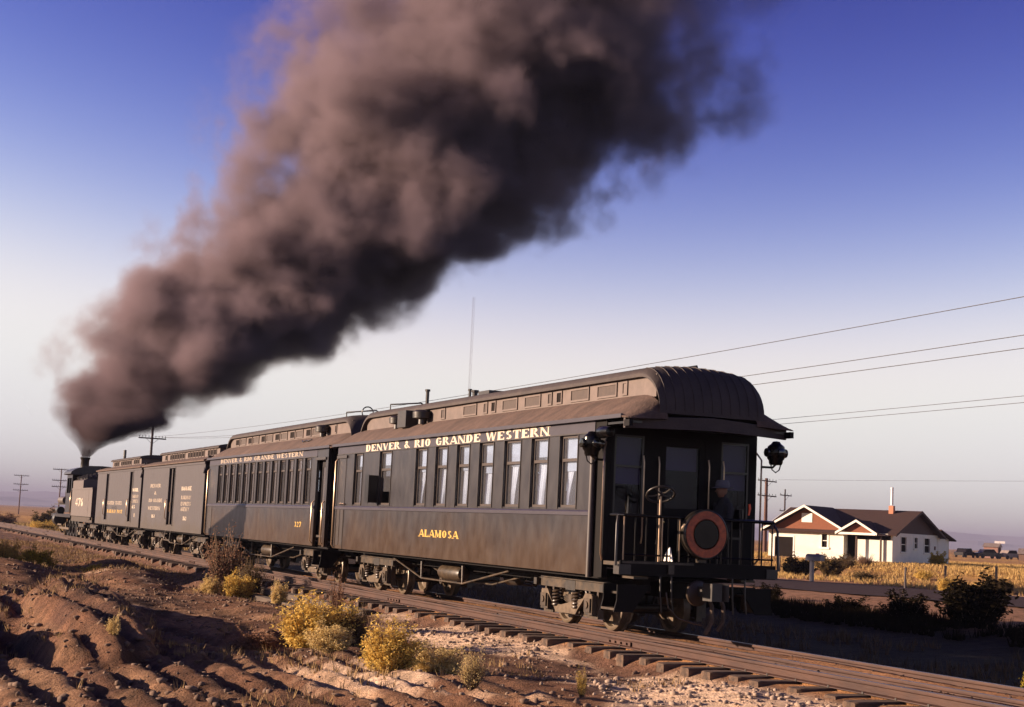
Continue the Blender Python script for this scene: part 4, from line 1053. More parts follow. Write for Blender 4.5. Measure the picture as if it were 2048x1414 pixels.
# ------------------------------------------------------------------ baggage and mail cars
def baggage(name, label, y0, y1, doors, texts, roofup):
    c_ = thing(name, label, 'railway car', (0, y0, 0)); Lb = y1-y0
    for s in (-1, 1):
        m = MB(); yy = 0; xo, xi = s*HW, s*(HW-.06)
        for a, b_, op in doors:
            m.box(xo, xi, yy, a, ZS, ZE-.10); m.box(xo, xi, a, b_, 2.78, ZE-.10); m.box(xo, xi, a, b_, ZS, .98); yy = b_
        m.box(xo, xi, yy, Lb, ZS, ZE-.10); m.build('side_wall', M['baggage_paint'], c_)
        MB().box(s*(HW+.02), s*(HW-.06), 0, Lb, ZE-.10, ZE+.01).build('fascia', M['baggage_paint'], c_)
        for a, b_, op in doors:
            k = op
            d = MB().box(s*(HW-.065), s*(HW-.10), a+k, b_+k*.9, .99, 2.77); do = d.build('sliding_door', M['baggage_paint'], c_)
            MB().box(s*(HW-.05), s*(HW-.064), a+k+.05, a+k+.12, 1.4, 1.7).build('handle', M['handrail'], do)
            m = MB(); m.box(s*(HW+.012), s*HW, a-.06, a, .95, 2.80); m.box(s*(HW+.012), s*HW, b_, b_+.06, .95, 2.80); m.build('door_jamb', M['trim'], c_)
            MB().box(s*(HW+.05), s*(HW-.02), a-.02, b_+.02, .48, .52).build('door_step', M['dusty_iron'], c_)
            for yy2 in (a+.02, b_-.02): handrail(c_, [(s*(HW+.01), yy2, ZS), (s*(HW+.04), yy2, .5)], .014, 'dusty_iron', 'step_hanger')
            handrail(c_, [(s*HW, b_+.15, 1.15), (s*(HW+.05), b_+.15, 1.2), (s*(HW+.05), b_+.15, 1.75), (s*HW, b_+.15, 1.8)], .014)
        R = []
        for y in np.linspace(-.12, Lb+.12, 12):
            R.append([(s*1.30, y, ZE-.02), (s*1.31, y, ZE+.02), (s*1.1, y, ZE+.10), (s*.88, y, ZE+.165), (s*.66, y, ZE+.20), (s*.66, y, ZE+.0), (s*1.2, y, ZE-.05)])
        MB().loft(R).build('lower_roof', M['roof_tar'], c_, smooth=40)
        ra, rb = roofup
        MB().box(s*.68, s*.64, ra, rb, 3.05, 3.36).build('clerestory_wall', M['clerestory'], c_)
        n = int((rb-ra-.6)/.42)
        for k in range(n):
            if k % 7 == 3: continue
            clere_window(c_, s, ra+.4+k*.42, .34, 3.12, 3.33, .68, 'house_dark')
    R = []
    for y in np.linspace(roofup[0]-.1, roofup[1]+.1, 8):
        R.append([(-.75, y, 3.34), (-.755, y, 3.375)] + [(-.75*math.cos(math.pi*k/8), y, 3.38+.11*math.sin(math.pi*k/8)) for k in range(1, 8)] + [(.755, y, 3.375), (.75, y, 3.34)])
    MB().loft(R).build('upper_roof', M['roof_dark'], c_, smooth=40)
    MB().box(-.64, .64, roofup[0]+.01, roofup[0]+.05, 3.05, 3.34).build('clerestory_end', M['clerestory'], c_)
    for yy in (.0, Lb-.06): MB().box(-HW+.065, HW-.065, yy+.005, yy+.055, ZS, 3.07).build('end_wall', M['black'], c_)
    MB().box(-HW+.07, HW-.07, .1, Lb-.1, .95, .99).build('floor', M['interior'], c_)
    MB().box(-.05, .05, .3, Lb-.3, .99, 3.0).build('load', M['interior_wood'], c_)
    for txt, hh, ww, yl, zz, mt in texts:
        text(c_, txt, hh, ww, x=-HW, y=yl-y0, z=zz, mat_=M[mt])
    underframe(c_, .0, Lb, Lb*.40, Lb*.60, Lb*.22, Lb*.78)
    truck(c_, 1.85); truck(c_, Lb-1.85)
    coupler(c_, 0, -1); coupler(c_, Lb, 1)
    MB().cyl((-.3, Lb-.6, 3.0), (-.3, Lb-.6, 3.85), .06, n=10).build('smoke_jack', M['iron'], c_) if name == 'mail_car' else None
    for s in (-1, 1): handrail(c_, [(s*(HW-.02), .06, 2.72), (s*(HW+.03), -.02, 2.55)], .03, 'black', 'lamp_bracket')
    return c_
baggage('baggage_car', 'third car from the rear, grey baggage car with an open side door and cream lettering', 43.5, 53.4, [(47.85-43.5, 48.75-43.5, .72)], [
    ('DENVER', .115, 1.85, 51.95, 2.18, 'letter_dim'), ('&', .11, .5, 51.2, 1.94, 'letter_dim'), ('RIO GRANDE', .115, 2.4, 52.1, 1.69, 'letter_dim'), ('WESTERN', .115, 2.2, 52.15, 1.43, 'letter_dim'), ('163', .11, .6, 51.4, 1.17, 'letter_cream'),
    ('BAGGAGE', .12, 1.48, 46.68, 2.06, 'letter_cream'), ('RAILWAY', .11, 1.48, 46.65, 1.79, 'letter_dim'), ('EXPRESS', .11, 1.48, 46.65, 1.60, 'letter_dim'), ('AGENCY', .12, 1.34, 46.66, 1.43, 'letter_dim'), ('163', .12, .55, 46.2, 1.15, 'letter_cream')], (.65, 9.6))
baggage('mail_car', 'fourth car from the rear, grey mail car coupled behind the tender', 53.8, 64.0, [(55.5-53.8, 56.1-53.8, .3), (61.1-53.8, 61.6-53.8, .2)], [
    ('UNITED STATES', .13, 3.45, 61.0, 1.57, 'letter_dim'), ('MAIL', .12, 1.3, 59.9, 1.40, 'trim'), ('RAILWAY POST', .13, 3.6, 60.95, 1.25, 'letter_gold'),
    ('MAIL', .12, 1.25, 55.48, 2.06, 'letter_cream'), ('RAILWAY', .11, 1.4, 55.5, 1.83, 'letter_dim'), ('EXPRESS', .11, 1.4, 55.5, 1.66, 'letter_dim'), ('65', .12, .7, 55.4, 1.45, 'letter_cream'), ('1', .13, .3, 54.9, 1.15, 'letter_dim')], (3.4, 10.1))

# ------------------------------------------------------------------ tender and locomotive
ten = thing('tender', 'grey steel coal tender with a large white number behind the locomotive', 'tender', (0, 65.4, 0))
m = MB(); m.box(-1.2, 1.2, 0, 6.3, 1.02, 2.20); m.build('tank', M['tender_grey'], ten)
MB().box(-1.215, 1.215, -.02, 6.32, 2.20, 2.26).build('tank_rim', M['tender_grey'], ten)
MB().box(-1.205, 1.205, 1.0, 1.03, 1.02, 2.2).build('rivet_strip', M['tender_grey'], ten)
m = MB(); m.prism([(-1.18, 2.26), (-1.18, 2.60), (-1.05, 2.66), (1.05, 2.66), (1.18, 2.60), (1.18, 2.26)], 3.0, 6.3); m.build('bunker', M['tender_grey'], ten)
rr = random.Random(5); m = MB()
for k in range(140):
    x, y = rr.uniform(-1, 1), rr.uniform(3.1, 6.2); z = 2.66+.28*(1-(x/1.1)**2)*rr.uniform(.4, 1); e = rr.uniform(.08, .17)
    v = [Vector((rr.uniform(-1, 1), rr.uniform(-1, 1), rr.uniform(-1, 1))).normalized()*e for _ in range(6)]
    m.add([(x+e, y, z), (x-e, y, z+e*.3), (x, y+e, z), (x, y-e, z-.1*e), (x, y, z+e), (x, y, z-e)], [(0, 2, 4), (2, 1, 4), (1, 3, 4), (3, 0, 4), (2, 0, 5), (1, 2, 5), (3, 1, 5), (0, 3, 5)])
m.box(-1.0, 1.0, 3.1, 6.2, 2.60, 2.72); m.build('coal', M['coal'], ten)
MB().box(-1.15, 1.15, -.1, 6.4, .78, 1.0).build('frame', M['dusty_iron'], ten)
MB().box(-1.22, -1.15, .1, 1.2, .9, 1.0).build('tool_box', M['dusty_iron'], ten)
truck(ten, 1.35, 1.5); truck(ten, 5.0, 1.5); coupler(ten, 0, -1)
text(ten, '476', .36, 2.6, x=-1.2, y=5.0, z=1.46, mat_=M['letter_cream'])
for s in (-1, 1): handrail(ten, [(s*1.2, 6.25, 1.1), (s*1.27, 6.25, 1.15), (s*1.27, 6.25, 2.1), (s*1.2, 6.25, 2.15)], .015)

loco = thing('steam_locomotive', 'black steam locomotive at the head of the train pouring out smoke', 'locomotive', (0, 71.9, 0))
m = MB().lathe([(0, 1.7), (.80, 1.7), (.80, 3.2), (.74, 4.4), (.70, 4.6), (.70, 6.2), (.66, 6.26), (0, 6.34)], (0, 0, 2.12), 'y', 28); m.build('boiler', M['black'], loco, smooth=35)
for y in (3.2, 3.9, 4.6, 5.3): MB().lathe([(.79-.025*(y-3.2), -.03), (.815-.025*(y-3.2), -.03), (.815-.025*(y-3.2), .03), (.79-.025*(y-3.2), .03)], (0, y, 2.12), 'y', 28).build('boiler_band', M['iron'], loco)
st = MB().lathe([(.30, 0), (.22, .12), (.20, .95), (.24, 1.02), (.25, 1.10), (.20, 1.10), (.18, .9), (0, .85)], (0, 5.1, 2.80), n=20).build('stack', M['black'], loco, smooth=35)
for y, r, h in ((3.9, .30, .55), (2.7, .33, .60)): MB().lathe([(r*1.15, 0), (r, .1), (r, h*.6), (r*.85, h*.85), (r*.4, h), (0, h)], (0, y, 2.82), n=20).build('dome', M['black'], loco, smooth=40)
b_ = MB().tube([(-.2, 4.5, 2.8), (-.2, 4.5, 3.15), (.2, 4.5, 3.15), (.2, 4.5, 2.8)], .02, 6); b_.lathe([(.14, 2.88), (.12, 2.95), (.08, 3.08), (.0, 3.12)], (0, 4.5, 0), n=14); b_.build('bell', M['brass'], loco, smooth=40)
m = MB()                                                 # cab with side windows
for s in (-1, 1):
    m.box(s*1.22, s*1.18, -.05, 1.75, 1.15, 2.05); m.box(s*1.22, s*1.18, -.05, .15, 2.05, 2.95); m.box(s*1.22, s*1.18, 1.55, 1.75, 2.05, 2.95); m.box(s*1.22, s*1.18, .15, 1.55, 2.75, 2.95); m.box(s*1.22, s*1.18, .82, .88, 2.05, 2.75)
m.box(-1.18, 1.18, 1.70, 1.74, 1.15, 3.1)
cab = m.build('cab', M['black'], loco)
R = [[(-1.38*math.cos(math.pi*k/12), y, 2.93+.42*math.sin(math.pi*k/12)) for k in range(13)] + [(1.30, y, 2.90), (-1.30, y, 2.90)] for y in (-.55, 1.95)]
MB().loft(R).build('cab_roof', M['iron'], cab, smooth=40)
MB().box(-1.2, 1.2, -.1, 6.9, .92, 1.06).build('frame', M['black'], loco)
for s in (-1, 1):
    MB().box(s*1.18, s*.78, 1.75, 6.2, 1.50, 1.54).build('running_board', M['iron'], loco)
    for k in range(4):
        y = 1.9+k*1.02
        m = MB().lathe([(0, -.05), (.09, -.07), (.09, 0), (.40, .0), (.40, -.06), (.52, -.06), (.53, .06), (.555, .06), (.555, .10), (.40, .09), (.1, .06), (0, .06)], (0, 0, 0), 'x', 30)
        for j in range(10): a = j*2*math.pi/10; m.tube([(0, .07*math.cos(a), .07*math.sin(a)), (0, .42*math.cos(a), .42*math.sin(a))], .03, 5)
        o = m.build('driving_wheel', M['black'], loco, smooth=35, loc=(s*.52, y, .53)); o.rotation_euler = (0, 0, math.pi if s > 0 else 0)
    MB().box(s*.98, s*.94, 1.75, 5.2, .34, .44).build('side_rod', M['wheel_steel'], loco)
    MB().box(s*1.06, s*1.02, 3.9, 5.6, .50, .58).build('main_rod', M['wheel_steel'], loco)
    MB().lathe([(0, 5.35), (.30, 5.35), (.32, 5.40), (.32, 6.0), (.30, 6.05), (0, 6.05)], (s*.95, 0, .80), 'y', 20).build('cylinder', M['iron'], loco, smooth=35)
    MB().lathe([(0, 5.30), (.19, 5.30), (.19, 6.1), (0, 6.1)], (s*.95, 0, 1.22), 'y', 16).build('valve_chest', M['iron'], loco, smooth=35)
    MB().lathe([(0, 3.2), (.16, 3.22), (.18, 3.3), (.18, 4.9), (.16, 4.98), (0, 5.0)], (s*1.02, 0, 1.72), 'y', 16).build('air_tank', M['tender_grey'], loco, smooth=35)
    for y, r in ((.55, .36), (6.5, .33)): put('wheel', wheel_me, loco, (s*.50, y, WR), math.pi if s > 0 else 0)
m = MB()
for k in range(9):
    x = -.95+.2375*k; m.tube([(x, 6.9, .92), (x*.55, 7.75, .14)], .03, 5)
m.box(-1.1, 1.1, 6.85, 6.98, .80, 1.02); m.box(-.55, .55, 7.68, 7.78, .10, .18)
m.build('pilot', M['black'], loco)
MB().lathe([(0, 6.30), (.20, 6.30), (.22, 6.6), (.18, 6.62), (0, 6.60)], (0, 0, 2.55), 'y', 18).build('headlight', M['black'], loco, smooth=35)

# ------------------------------------------------------------------ seated passenger and chair on the rear platform
ch = thing('folding_chair', 'dark folding chair on the rear platform under the passenger in a grey hat', 'chair', (.55, 18.03, 1.0))
MB().box(-.20, .20, -.17, .17, .36, .39).build('seat', M['black'], ch)
MB().box(.19, .22, -.17, .17, .50, .78).build('backrest', M['black'], ch)
for x in (-.18, .18):
    for y in (-.15, .15): MB().cyl((x, y, 0), (x*.95, y, .78 if x > 0 else .37), .013, n=6).build('leg', M['black'], ch)
def person():
    o = thing('person', 'seated passenger in dark clothes and a grey hat on the rear platform', 'person', (.55, 18.03, 1.0))
    V = [(0, 0, .47), (0, 0, .60), (0.02, 0, .74), (0.01, 0, .84), (-.01, 0, .92), (-.03, 0, .99), (-.035, 0, 1.07)]
    Rr = [.135, .13, .145, .10, .052, .075, .072]
    E = [(i, i+1) for i in range(6)]
    for s in (-1, 1):
        b0 = len(V)
        V += [(-.05, s*.09, .46), (-.38, s*.10, .47), (-.36, s*.10, .10), (-.50, s*.10, .06)]; Rr += [.085, .06, .042, .035]
        E += [(0, b0), (b0, b0+1), (b0+1, b0+2), (b0+2, b0+3)]
        b1 = len(V)
        V += [(.0, s*.17, .80), (-.04, s*.20, .58), (-.24, s*.15, .56), (-.31, s*.12, .55)]; Rr += [.058, .044, .034, .028]
        E += [(3, b1), (b1, b1+1), (b1+1, b1+2), (b1+2, b1+3)]
        f0 = b1+3
        for k in range(5):
            b2 = len(V); yy = s*(.12+.022*(k-2)); V += [(-.36, yy, .545), (-.385, yy, .525)]; Rr += [.010, .008]; E += [(f0, b2), (b2, b2+1)]
    me = bpy.data.meshes.new('body'); me.from_pydata(V, E, []); bo = put('body', me, o)
    sk = bo.modifiers.new('skin', 'SKIN'); 
    lay = me.skin_vertices[0] if me.skin_vertices else None
    if lay is None:
        bm = bmesh.new(); bm.from_mesh(me); bm.verts.layers.skin.verify(); bm.to_mesh(me); bm.free(); lay = me.skin_vertices[0]
    for i, r in enumerate(Rr): lay.data[i].radius = (r, r); lay.data[i].use_root = (i == 0)
    bo.modifiers.new('sub', 'SUBSURF').render_levels = 1
    me.materials.append(M['suit_dark'])
    MB().lathe([(0, -.115), (.05, -.10), (.078, -.03), (.080, .03), (.07, .075), (0, .10)], (-.04, 0, 1.04), n=16).build('head', M['skin'], o, smooth=60)
    MB().prism([(-.12, 1.02), (-.145, 1.005), (-.118, 1.045)], -.013, .013).build('nose', M['skin'], o)
    MB().lathe([(0, 0), (.155, -.012), (.16, 0), (.10, .012), (.096, .07), (.08, .105), (.0, .10)], (-.03, 0, 1.07), n=20).build('hat', M['hat_grey'], o, smooth=40)
    return o
person()
tag(MB().prism([(.745, 1.70), (.765, 1.70), (.785, 1.80), (.775, 1.86), (.75, 1.85), (.76, 1.79)], 17.70, 17.72).build('red_flag', M['red_glass']), 'small bright red furled flag on the rear platform rail', 'flag')

# ------------------------------------------------------------------ house across the road
HX, HY = 61.7, 92.75
gz = hz(HX, HY)
house = thing('house', 'white single storey house with brown roof and red front gable across the road', 'house', (HX, HY, 0), rad(-61))
Z0 = .16; EV = 2.32
w = MB()
w.box(-10.4, -9.85, 0, .15, Z0, EV); w.box(-8.25, -5.95, 0, .15, Z0, EV); w.box(-9.85, -8.25, 0, .15, 1.72, EV); w.box(-5.95, -5.2, 0, .15, Z0, 1.0); w.box(-5.95, -5.2, 0, .15, 2.08, EV); w.box(-5.2, -3.7, 0, .15, Z0, EV)
w.box(-10.4, -10.25, .15, 9.0, Z0, EV); w.box(-10.25, 0, 8.85, 9.0, Z0, EV)
for a, b_ in ((0.0, 1.5), (2.6, 4.1), (4.8, 6.1), (7.3, 9.0)): w.box(-.15, 0, a, b_, Z0, EV+.05)
for a, b_, z0, z1 in ((1.5, 2.6, .95, 2.1), (4.1, 4.8, 1.25, 2.1), (6.1, 7.3, .95, 2.1)): w.box(-.15, 0, a, b_, Z0, z0); w.box(-.15, 0, a, b_, z1, EV+.05)
w.box(-8.0, 0, 9.0, 9.12, Z0, 2.2); w.box(-.15, 0, 9.12, 11.3, Z0, 2.2); w.box(-8, 0, 11.15, 11.3, Z0, 2.0)
w.build('wall', M['house_white'], house)
w = MB(); w.box(-2.8, -.001, -.05, .10, Z0, 1.78); w.box(-3.75, -3.70, -.6, .15, Z0, EV); w.build('porch_wall', M['house_white'], house)
MB().box(-3.69, -.16, 1.5, 1.6, Z0, EV).build('porch_back', M['porch_brown'], house)
MB().box(-3.69, -.16, .16, 1.5, Z0-.02, Z0+.04).build('porch_floor', M['foundation'], house)
d = MB().box(-3.5, -2.7, 1.44, 1.495, Z0+.05, 2.1).build('door', M['house_dark'], house); MB().box(-3.40, -3.32, 1.41, 1.44, 1.1, 1.2).build('handle', M['brass'], d)
for x in (-2.75, -.9): MB().box(x, x+.12, -.30 if x > -1 else -.6, -.18 if x > -1 else -.48, Z0, EV).build('porch_post', M['porch_brown'], house)
MB().box(-3.9, -1.2, -.9, -.05, 0, Z0).build('porch_step', M['house_trim'], house)
MB().box(-3.3, -2.9, -1.3, -.9, -.1, .08).build('porch_step', M['house_trim'], house)
MB().box(-10.45, .04, -.02, 9.04, -.5, Z0).build('foundation', M['foundation'], house)
MB().box(-10.2, -.2, .3, 8.8, EV-.05, EV).build('ceiling', M['house_dark'], house)
# openings
g = MB().box(-9.85, -8.25, .10, .14, Z0, 1.72).build('garage_door', M['house_dark'], house)  # black panel: inner shade of the open garage put into the colour
f = MB(); f.box(-9.97, -9.85, -.03, .02, Z0, 1.84); f.box(-8.25, -8.13, -.03, .02, Z0, 1.84); f.box(-9.85, -8.25, -.03, .02, 1.72, 1.84); f.build('frame', M['house_trim'], g)
def hwin(x0, x1, y0, y1, z0, z1, axis):
    if axis == 'y':
        m = MB(); m.box(x0-.14, x0, -.04, .05, z0-.14, z1+.14); m.box(x1, x1+.14, -.04, .05, z0-.14, z1+.14); m.box(x0, x1, -.04, .05, z1, z1+.14); m.box(x0-.2, x1+.2, -.08, .05, z0-.16, z0); m.box(x0, x1, .02, .06, (z0+z1)/2-.025, (z0+z1)/2+.025)
        o = m.build('window', M['house_trim'], house); MB().box(x0, x1, .08, .10, z0, z1).build('pane', M['house_dark'], o)
    else:
        m = MB(); m.box(-.05, .04, y0-.10, y0, z0-.1, z1+.1); m.box(-.05, .04, y1, y1+.10, z0-.1, z1+.1); m.box(-.05, .04, y0, y1, z1, z1+.1); m.box(-.05, .08, y0-.14, y1+.14, z0-.12, z0); m.box(-.06, -.02, y0, y1, (z0+z1)/2-.03, (z0+z1)/2+.03)
        o = m.build('window', M['house_white'], house); MB().box(-.10, -.08, y0, y1, z0, z1).build('pane', M['house_dark'], o)
hwin(-5.80, -5.35, 0, 0, 1.05, 2.05, 'y')
for a, b_, z0, z1 in ((1.55, 2.55, .98, 2.08), (4.15, 4.75, 1.28, 2.08), (6.15, 7.25, .98, 2.08)): hwin(0, 0, a, b_, z0, z1, 'x')
MB().box(.0, .06, 8.2, 8.4, 1.2, 1.5).build('meter_box', M['foundation'], house)
# roofs
RZ = 4.16
def slope(p0, p1, p2, p3, th=.10):
    a, b_, c2, d2 = [Vector(p) for p in (p0, p1, p2, p3)]; n = (b_-a).cross(d2-a).normalized()
    if n.z < 0: n = -n
    return [[v - n*th for v in (a, b_, c2, d2)], [v for v in (a, b_, c2, d2)]]
m = MB(); m.loft(slope((-10.8, -.45, 2.22), (.45, -.45, 2.22), (.45, 4.5, RZ), (-10.8, 4.5, RZ))); m.loft(slope((-10.8, 9.45, 2.22), (.45, 9.45, 2.22), (.45, 4.5, RZ), (-10.8, 4.5, RZ)))
m.loft(slope((-8.2, 8.6, 2.86), (.45, 8.6, 2.86), (.45, 11.8, 2.06), (-8.2, 11.8, 2.06)))
rf = m.build('roof', M['shingle'], house)
m = MB(); m.loft(slope((-10.85, -.55, 2.27), (-10.85, 4.6, 2.27), (-7.1, 4.6, 4.24), (-7.1, -.55, 4.24))); m.loft(slope((-3.35, -.55, 2.27), (-3.35, 4.6, 2.27), (-7.1, 4.6, 4.24), (-7.1, -.55, 4.24)))
m.build('wing_roof', M['shingle'], house)
def barge(pts, y0, y1, name='bargeboard', mt='house_trim', axis='y', h=.18):
    for (a, az), (b_, bz) in zip(pts[:-1], pts[1:]):
        MB().prism([(a, az), (b_, bz), (b_, bz-h), (a, az-h)], y0, y1, axis).build(name, M[mt], house)
barge([(-10.9, 2.26), (-7.1, 4.27), (-3.3, 2.26)], -.60, -.555)
barge([(-.5, 2.24), (4.5, 4.19), (9.5, 2.24)], .455, .49, axis='x', mt='porch_brown')
barge([(-.5, 2.24), (4.5, 4.19), (9.5, 2.24)], -10.85, -10.805, axis='x')
MB().prism([(-10.3, 2.33), (-7.1, 4.05), (-3.9, 2.33)], .01, .12).build('front_gable', M['gable_red'], house)
MB().box(-7.55, -6.65, -.03, .008, 2.92, 3.62).build('gable_vent', M['house_trim'], house)
MB().prism([(.1, 2.37), (4.5, 4.02), (8.9, 2.37)], -.12, -.01, axis='x').build('side_gable', M['porch_brown'], house)
# porch gable
m = MB(); m.loft(slope((-4.2, -.95, 2.28), (-4.2, 1.6, 2.28), (-2.55, 1.6, 3.22), (-2.55, -.95, 3.22))); m.loft(slope((-.9, -.95, 2.28), (-.9, 1.6, 2.28), (-2.55, 1.6, 3.22), (-2.55, -.95, 3.22))); m.build('porch_roof', M['shingle'], house)
barge([(-4.25, 2.27), (-2.55, 3.25), (-.85, 2.27)], -1.0, -.955, 'porch_bargeboard')
MB().prism([(-3.9, 2.25), (-2.55, 3.02), (-1.2, 2.25)], -.62, -.58).build('porch_gable', M['gable_red'], house)
MB().box(-4.0, -1.0, -.93, -.75, 2.10, 2.27).build('porch_beam', M['house_trim'], house)
MB().box(-1.0, -.2, -.42, -.36, 2.12, 2.26).build('gutter', M['house_trim'], house)
MB().box(-1.99, -1.61, 3.78, 4.16, 3.6, 4.5).build('chimney', M['brick_chimney'], house)
MB().lathe([(.11, 4.55), (.10, 5.8), (.125, 5.82), (.125, 5.92), (.0, 5.95)], (-1.8, 3.97, 0), n=14).build('flue_pipe', M['pipe_white'], house, smooth=40)
MB().box(-.6, -.2, -.8, -.3, Z0-.1, .25).build('step_block', M['house_trim'], house) if False else None

# ------------------------------------------------------------------ poles and wires
def pole(label, x, y, top, arms, ang, r=.14, mt='pole_wood', arm=1.3, pins=4, group='telegraph poles'):
    zb = hz(x, y)
    o = thing('telegraph_pole', label, 'pole', (x, y, zb), ang, group)
    MB().cyl((0, 0, -.4), (0, 0, top-zb), r, r*.68, 10).build('post', M[mt], o, smooth=40)
    for z in arms:
        zz = z-zb; a_ = MB().box(-arm, arm, -.06, -.16, zz-.06, zz+.06).build('crossarm', M['pole_wood'], o)
        for s in (-1, 1): MB().tube([(s*arm*.45, -.17, zz-.04), (0, -.15, zz-.55)], .018, 5).build('brace', M['pole_wood'], a_)
        for k in range(pins):
            for s in (-1, 1):
                xx = s*(arm*.25+(arm*.7)*k/max(1, pins-1)); MB().lathe([(.02, 0), (.02, .08), (.045, .09), (.05, .13), (.03, .19), (0, .2)], (xx, -.11, zz+.06), n=8).build('insulator', M['insulator'], a_)
    return o
pole('tall telegraph pole rising behind the baggage cars', 15.4, 145, 10.4, (9.9, 8.3), 0, .15)
pole('telegraph pole with three crossarms just left of the locomotive', 23.0, 272, 8.1, (7.9, 6.0, 4.9), .1, .13, 'pole_red', 1.5)
pole('farthest left telegraph pole with three faint crossarms', 23.9, 347.5, 8.1, (7.9, 6.0, 4.7), .1, .14, 'pole_red', 1.6)
pole('telegraph pole with two crossarms and braces just right of the rear car', 80.4, 138.5, 8.05, (7.75, 6.15), .55, .24, 'pole_red', 2.3, 3)
pole('smaller distant pole behind the left end of the house roof', 99.5, 163.2, 8.0, (7.2, 5.2), .55, .13, 'pole_wood', 1.7, 2)
def wire(label, a, b_, sag):
    a = Vector(a); b_ = Vector(b_); pts = []
    for i in range(41):
        u = i/40; p = a.lerp(b_, u); p.z -= sag*4*u*(1-u); pts.append(p)
    tag(MB().tube(pts, .011, 5).build('overhead_wire', M['wire']), label, 'wire', 'overhead wires')
wire('topmost overhead wire crossing the sky right of the train', (15.1, -20, 8.3), (15.2, 145, 8.42), .95)
wire('upper of the two close overhead wires in the middle', (16.2, -20, 7.75), (16.3, 145, 8.45), 1.35)
wire('lower of the two close overhead wires in the middle', (16.55, -20, 7.55), (16.6, 145, 8.45), 1.5)
wire('upper of the lowest pair of overhead wires near the rear lamp', (28.4, -5, 7.75), (31.4, 125, 7.7), .55)
wire('lower of the lowest pair of overhead wires near the rear lamp', (28.4, -5, 7.5), (31.4, 125, 7.45), .55)
wire('faint wire running right from the pole beside the rear car', (81.5, 137.9, 7.95), (112, 35, 9.2), .4)
mast = thing('radio_mast', 'thin faint lattice radio mast standing far behind the train', 'mast', (137.1, 367.1, hz(137, 367)))
m = MB()
for k in range(3):
    a = 2*math.pi*k/3; m.tube([(.35*math.cos(a), .35*math.sin(a), -.5), (.35*math.cos(a), .35*math.sin(a), 62)], .02, 4)
    for j in range(40):
        a2 = 2*math.pi*(k+1)/3; m.tube([(.35*math.cos(a), .35*math.sin(a), j*1.55), (.35*math.cos(a2), .35*math.sin(a2), j*1.55+1.55)], .011, 3)
m.build('lattice', M['mast'], mast)

# ------------------------------------------------------------------ fence posts and mailbox by the road
def fpost(label, x, y, h, r=.055):
    o = MB(); R = []; rr = random.Random(int(x*10))
    for k in range(5):
        z = -.3+(h+.3)*k/4; R.append([(r*(1+rr.uniform(-.1, .1))*math.cos(a*math.pi/4)+.03*k*rr.uniform(-.2, .4), r*math.sin(a*math.pi/4), z) for a in range(8)])
    o.loft(R); tag(o.build('fence_post', M['post_grey'], loc=(x, y, hz(x, y))), label, 'fence post', 'fence posts along the road')
fpost('weathered fence post beside the garage end of the house', 39.8, 75.1, 1.0)
fpost('weathered fence post in front of the right corner of the house', 34.9, 57.4, 1.0)
fpost('weathered fence post in front of the right end of the house', 36.9, 57.0, 1.15)
fpost('weathered fence post farthest right in the gold grass', 39.6, 56.6, 1.25)
mb = thing('mailbox', 'grey mailbox on a pale post at the road edge before the house', 'mailbox', (33.8, 63.3, hz(33.8, 63.3)), rad(20))
MB().box(-.10, .10, -.07, .07, -.3, 1.05).build('post', M['mailbox_grey'], mb)
MB().prism([(-.17, 1.05), (-.17, 1.25), (-.12, 1.34), (0, 1.38), (.12, 1.34), (.17, 1.25), (.17, 1.05)], -.62, .28).build('box', M['mailbox_grey'], mb)
MB().box(.172, .19, -.3, -.1, 1.2, 1.42).build('flag', M['drum_orange'], mb)

# ------------------------------------------------------------------ bushes
def bush_meshes(seed, n, leaves, lw, ll, up=.35, spread=1.0, hollow=.0):
    rr = random.Random(seed); st = MB(); fo = MB(); lv = []; lf = []
    for i in range(n):
        a = rr.uniform(0, 2*math.pi); e = rr.uniform(up, 1.0)**.7; R0 = rr.uniform(.55, 1.12)*(1+.20*math.sin(a*3+seed)+.1*math.sin(a*5+2*seed))
        hr = .5*spread*R0*math.sqrt(max(0, 1-(e-.12)**2*.98)); hz_ = e*R0*rr.uniform(.85, 1.08)
        tip = Vector((hr*math.cos(a)*rr.uniform(.35, 1), hr*math.sin(a)*rr.uniform(.35, 1), hz_*.95))
        b0 = Vector((.08*math.cos(a)*rr.random(), .08*math.sin(a)*rr.random(), -.02)); mid = b0.lerp(tip, .5)+Vector((rr.uniform(-.05, .05), rr.uniform(-.05, .05), -.04))
        st.tube([b0, mid, tip], [.010, .007, .003], 3)
        for k in range(leaves):
            u = .42+.6*rr.random()**.7; p = (b0.lerp(mid, min(1, u*2)) if u < .5 else mid.lerp(tip, u*2-1)) + Vector((rr.gauss(0, .035), rr.gauss(0, .035), rr.gauss(0, .035)))
            d = Vector((rr.gauss(0, 1), rr.gauss(0, 1), rr.gauss(.6, 1))).normalized(); s_ = d.cross(Vector((rr.gauss(0, 1), rr.gauss(0, 1), rr.gauss(0, 1)))).normalized()
            o = len(lv); L1 = ll*rr.uniform(.6, 1.3); W1 = lw*rr.uniform(.6, 1.3)
            lv.extend([p-d*L1*.5, p+s_*W1*.5, p+d*L1*.5, p-s_*W1*.5]); lf.append((o, o+1, o+2, o+3))
    me = bpy.data.meshes.new('foliage'); me.from_pydata([tuple(v) for v in lv], [], lf); me.update()
    return st.mesh('stems', None), me
BM = {}
for k in range(3): BM['full', k] = bush_meshes(11+k, 210, 70, .022, .060, .08)
for k in range(2): BM['twig', k] = bush_meshes(31+k, 210, 18, .018, .046, .4)
BM['low', 0] = bush_meshes(51, 110, 30, .035, .07, .2)
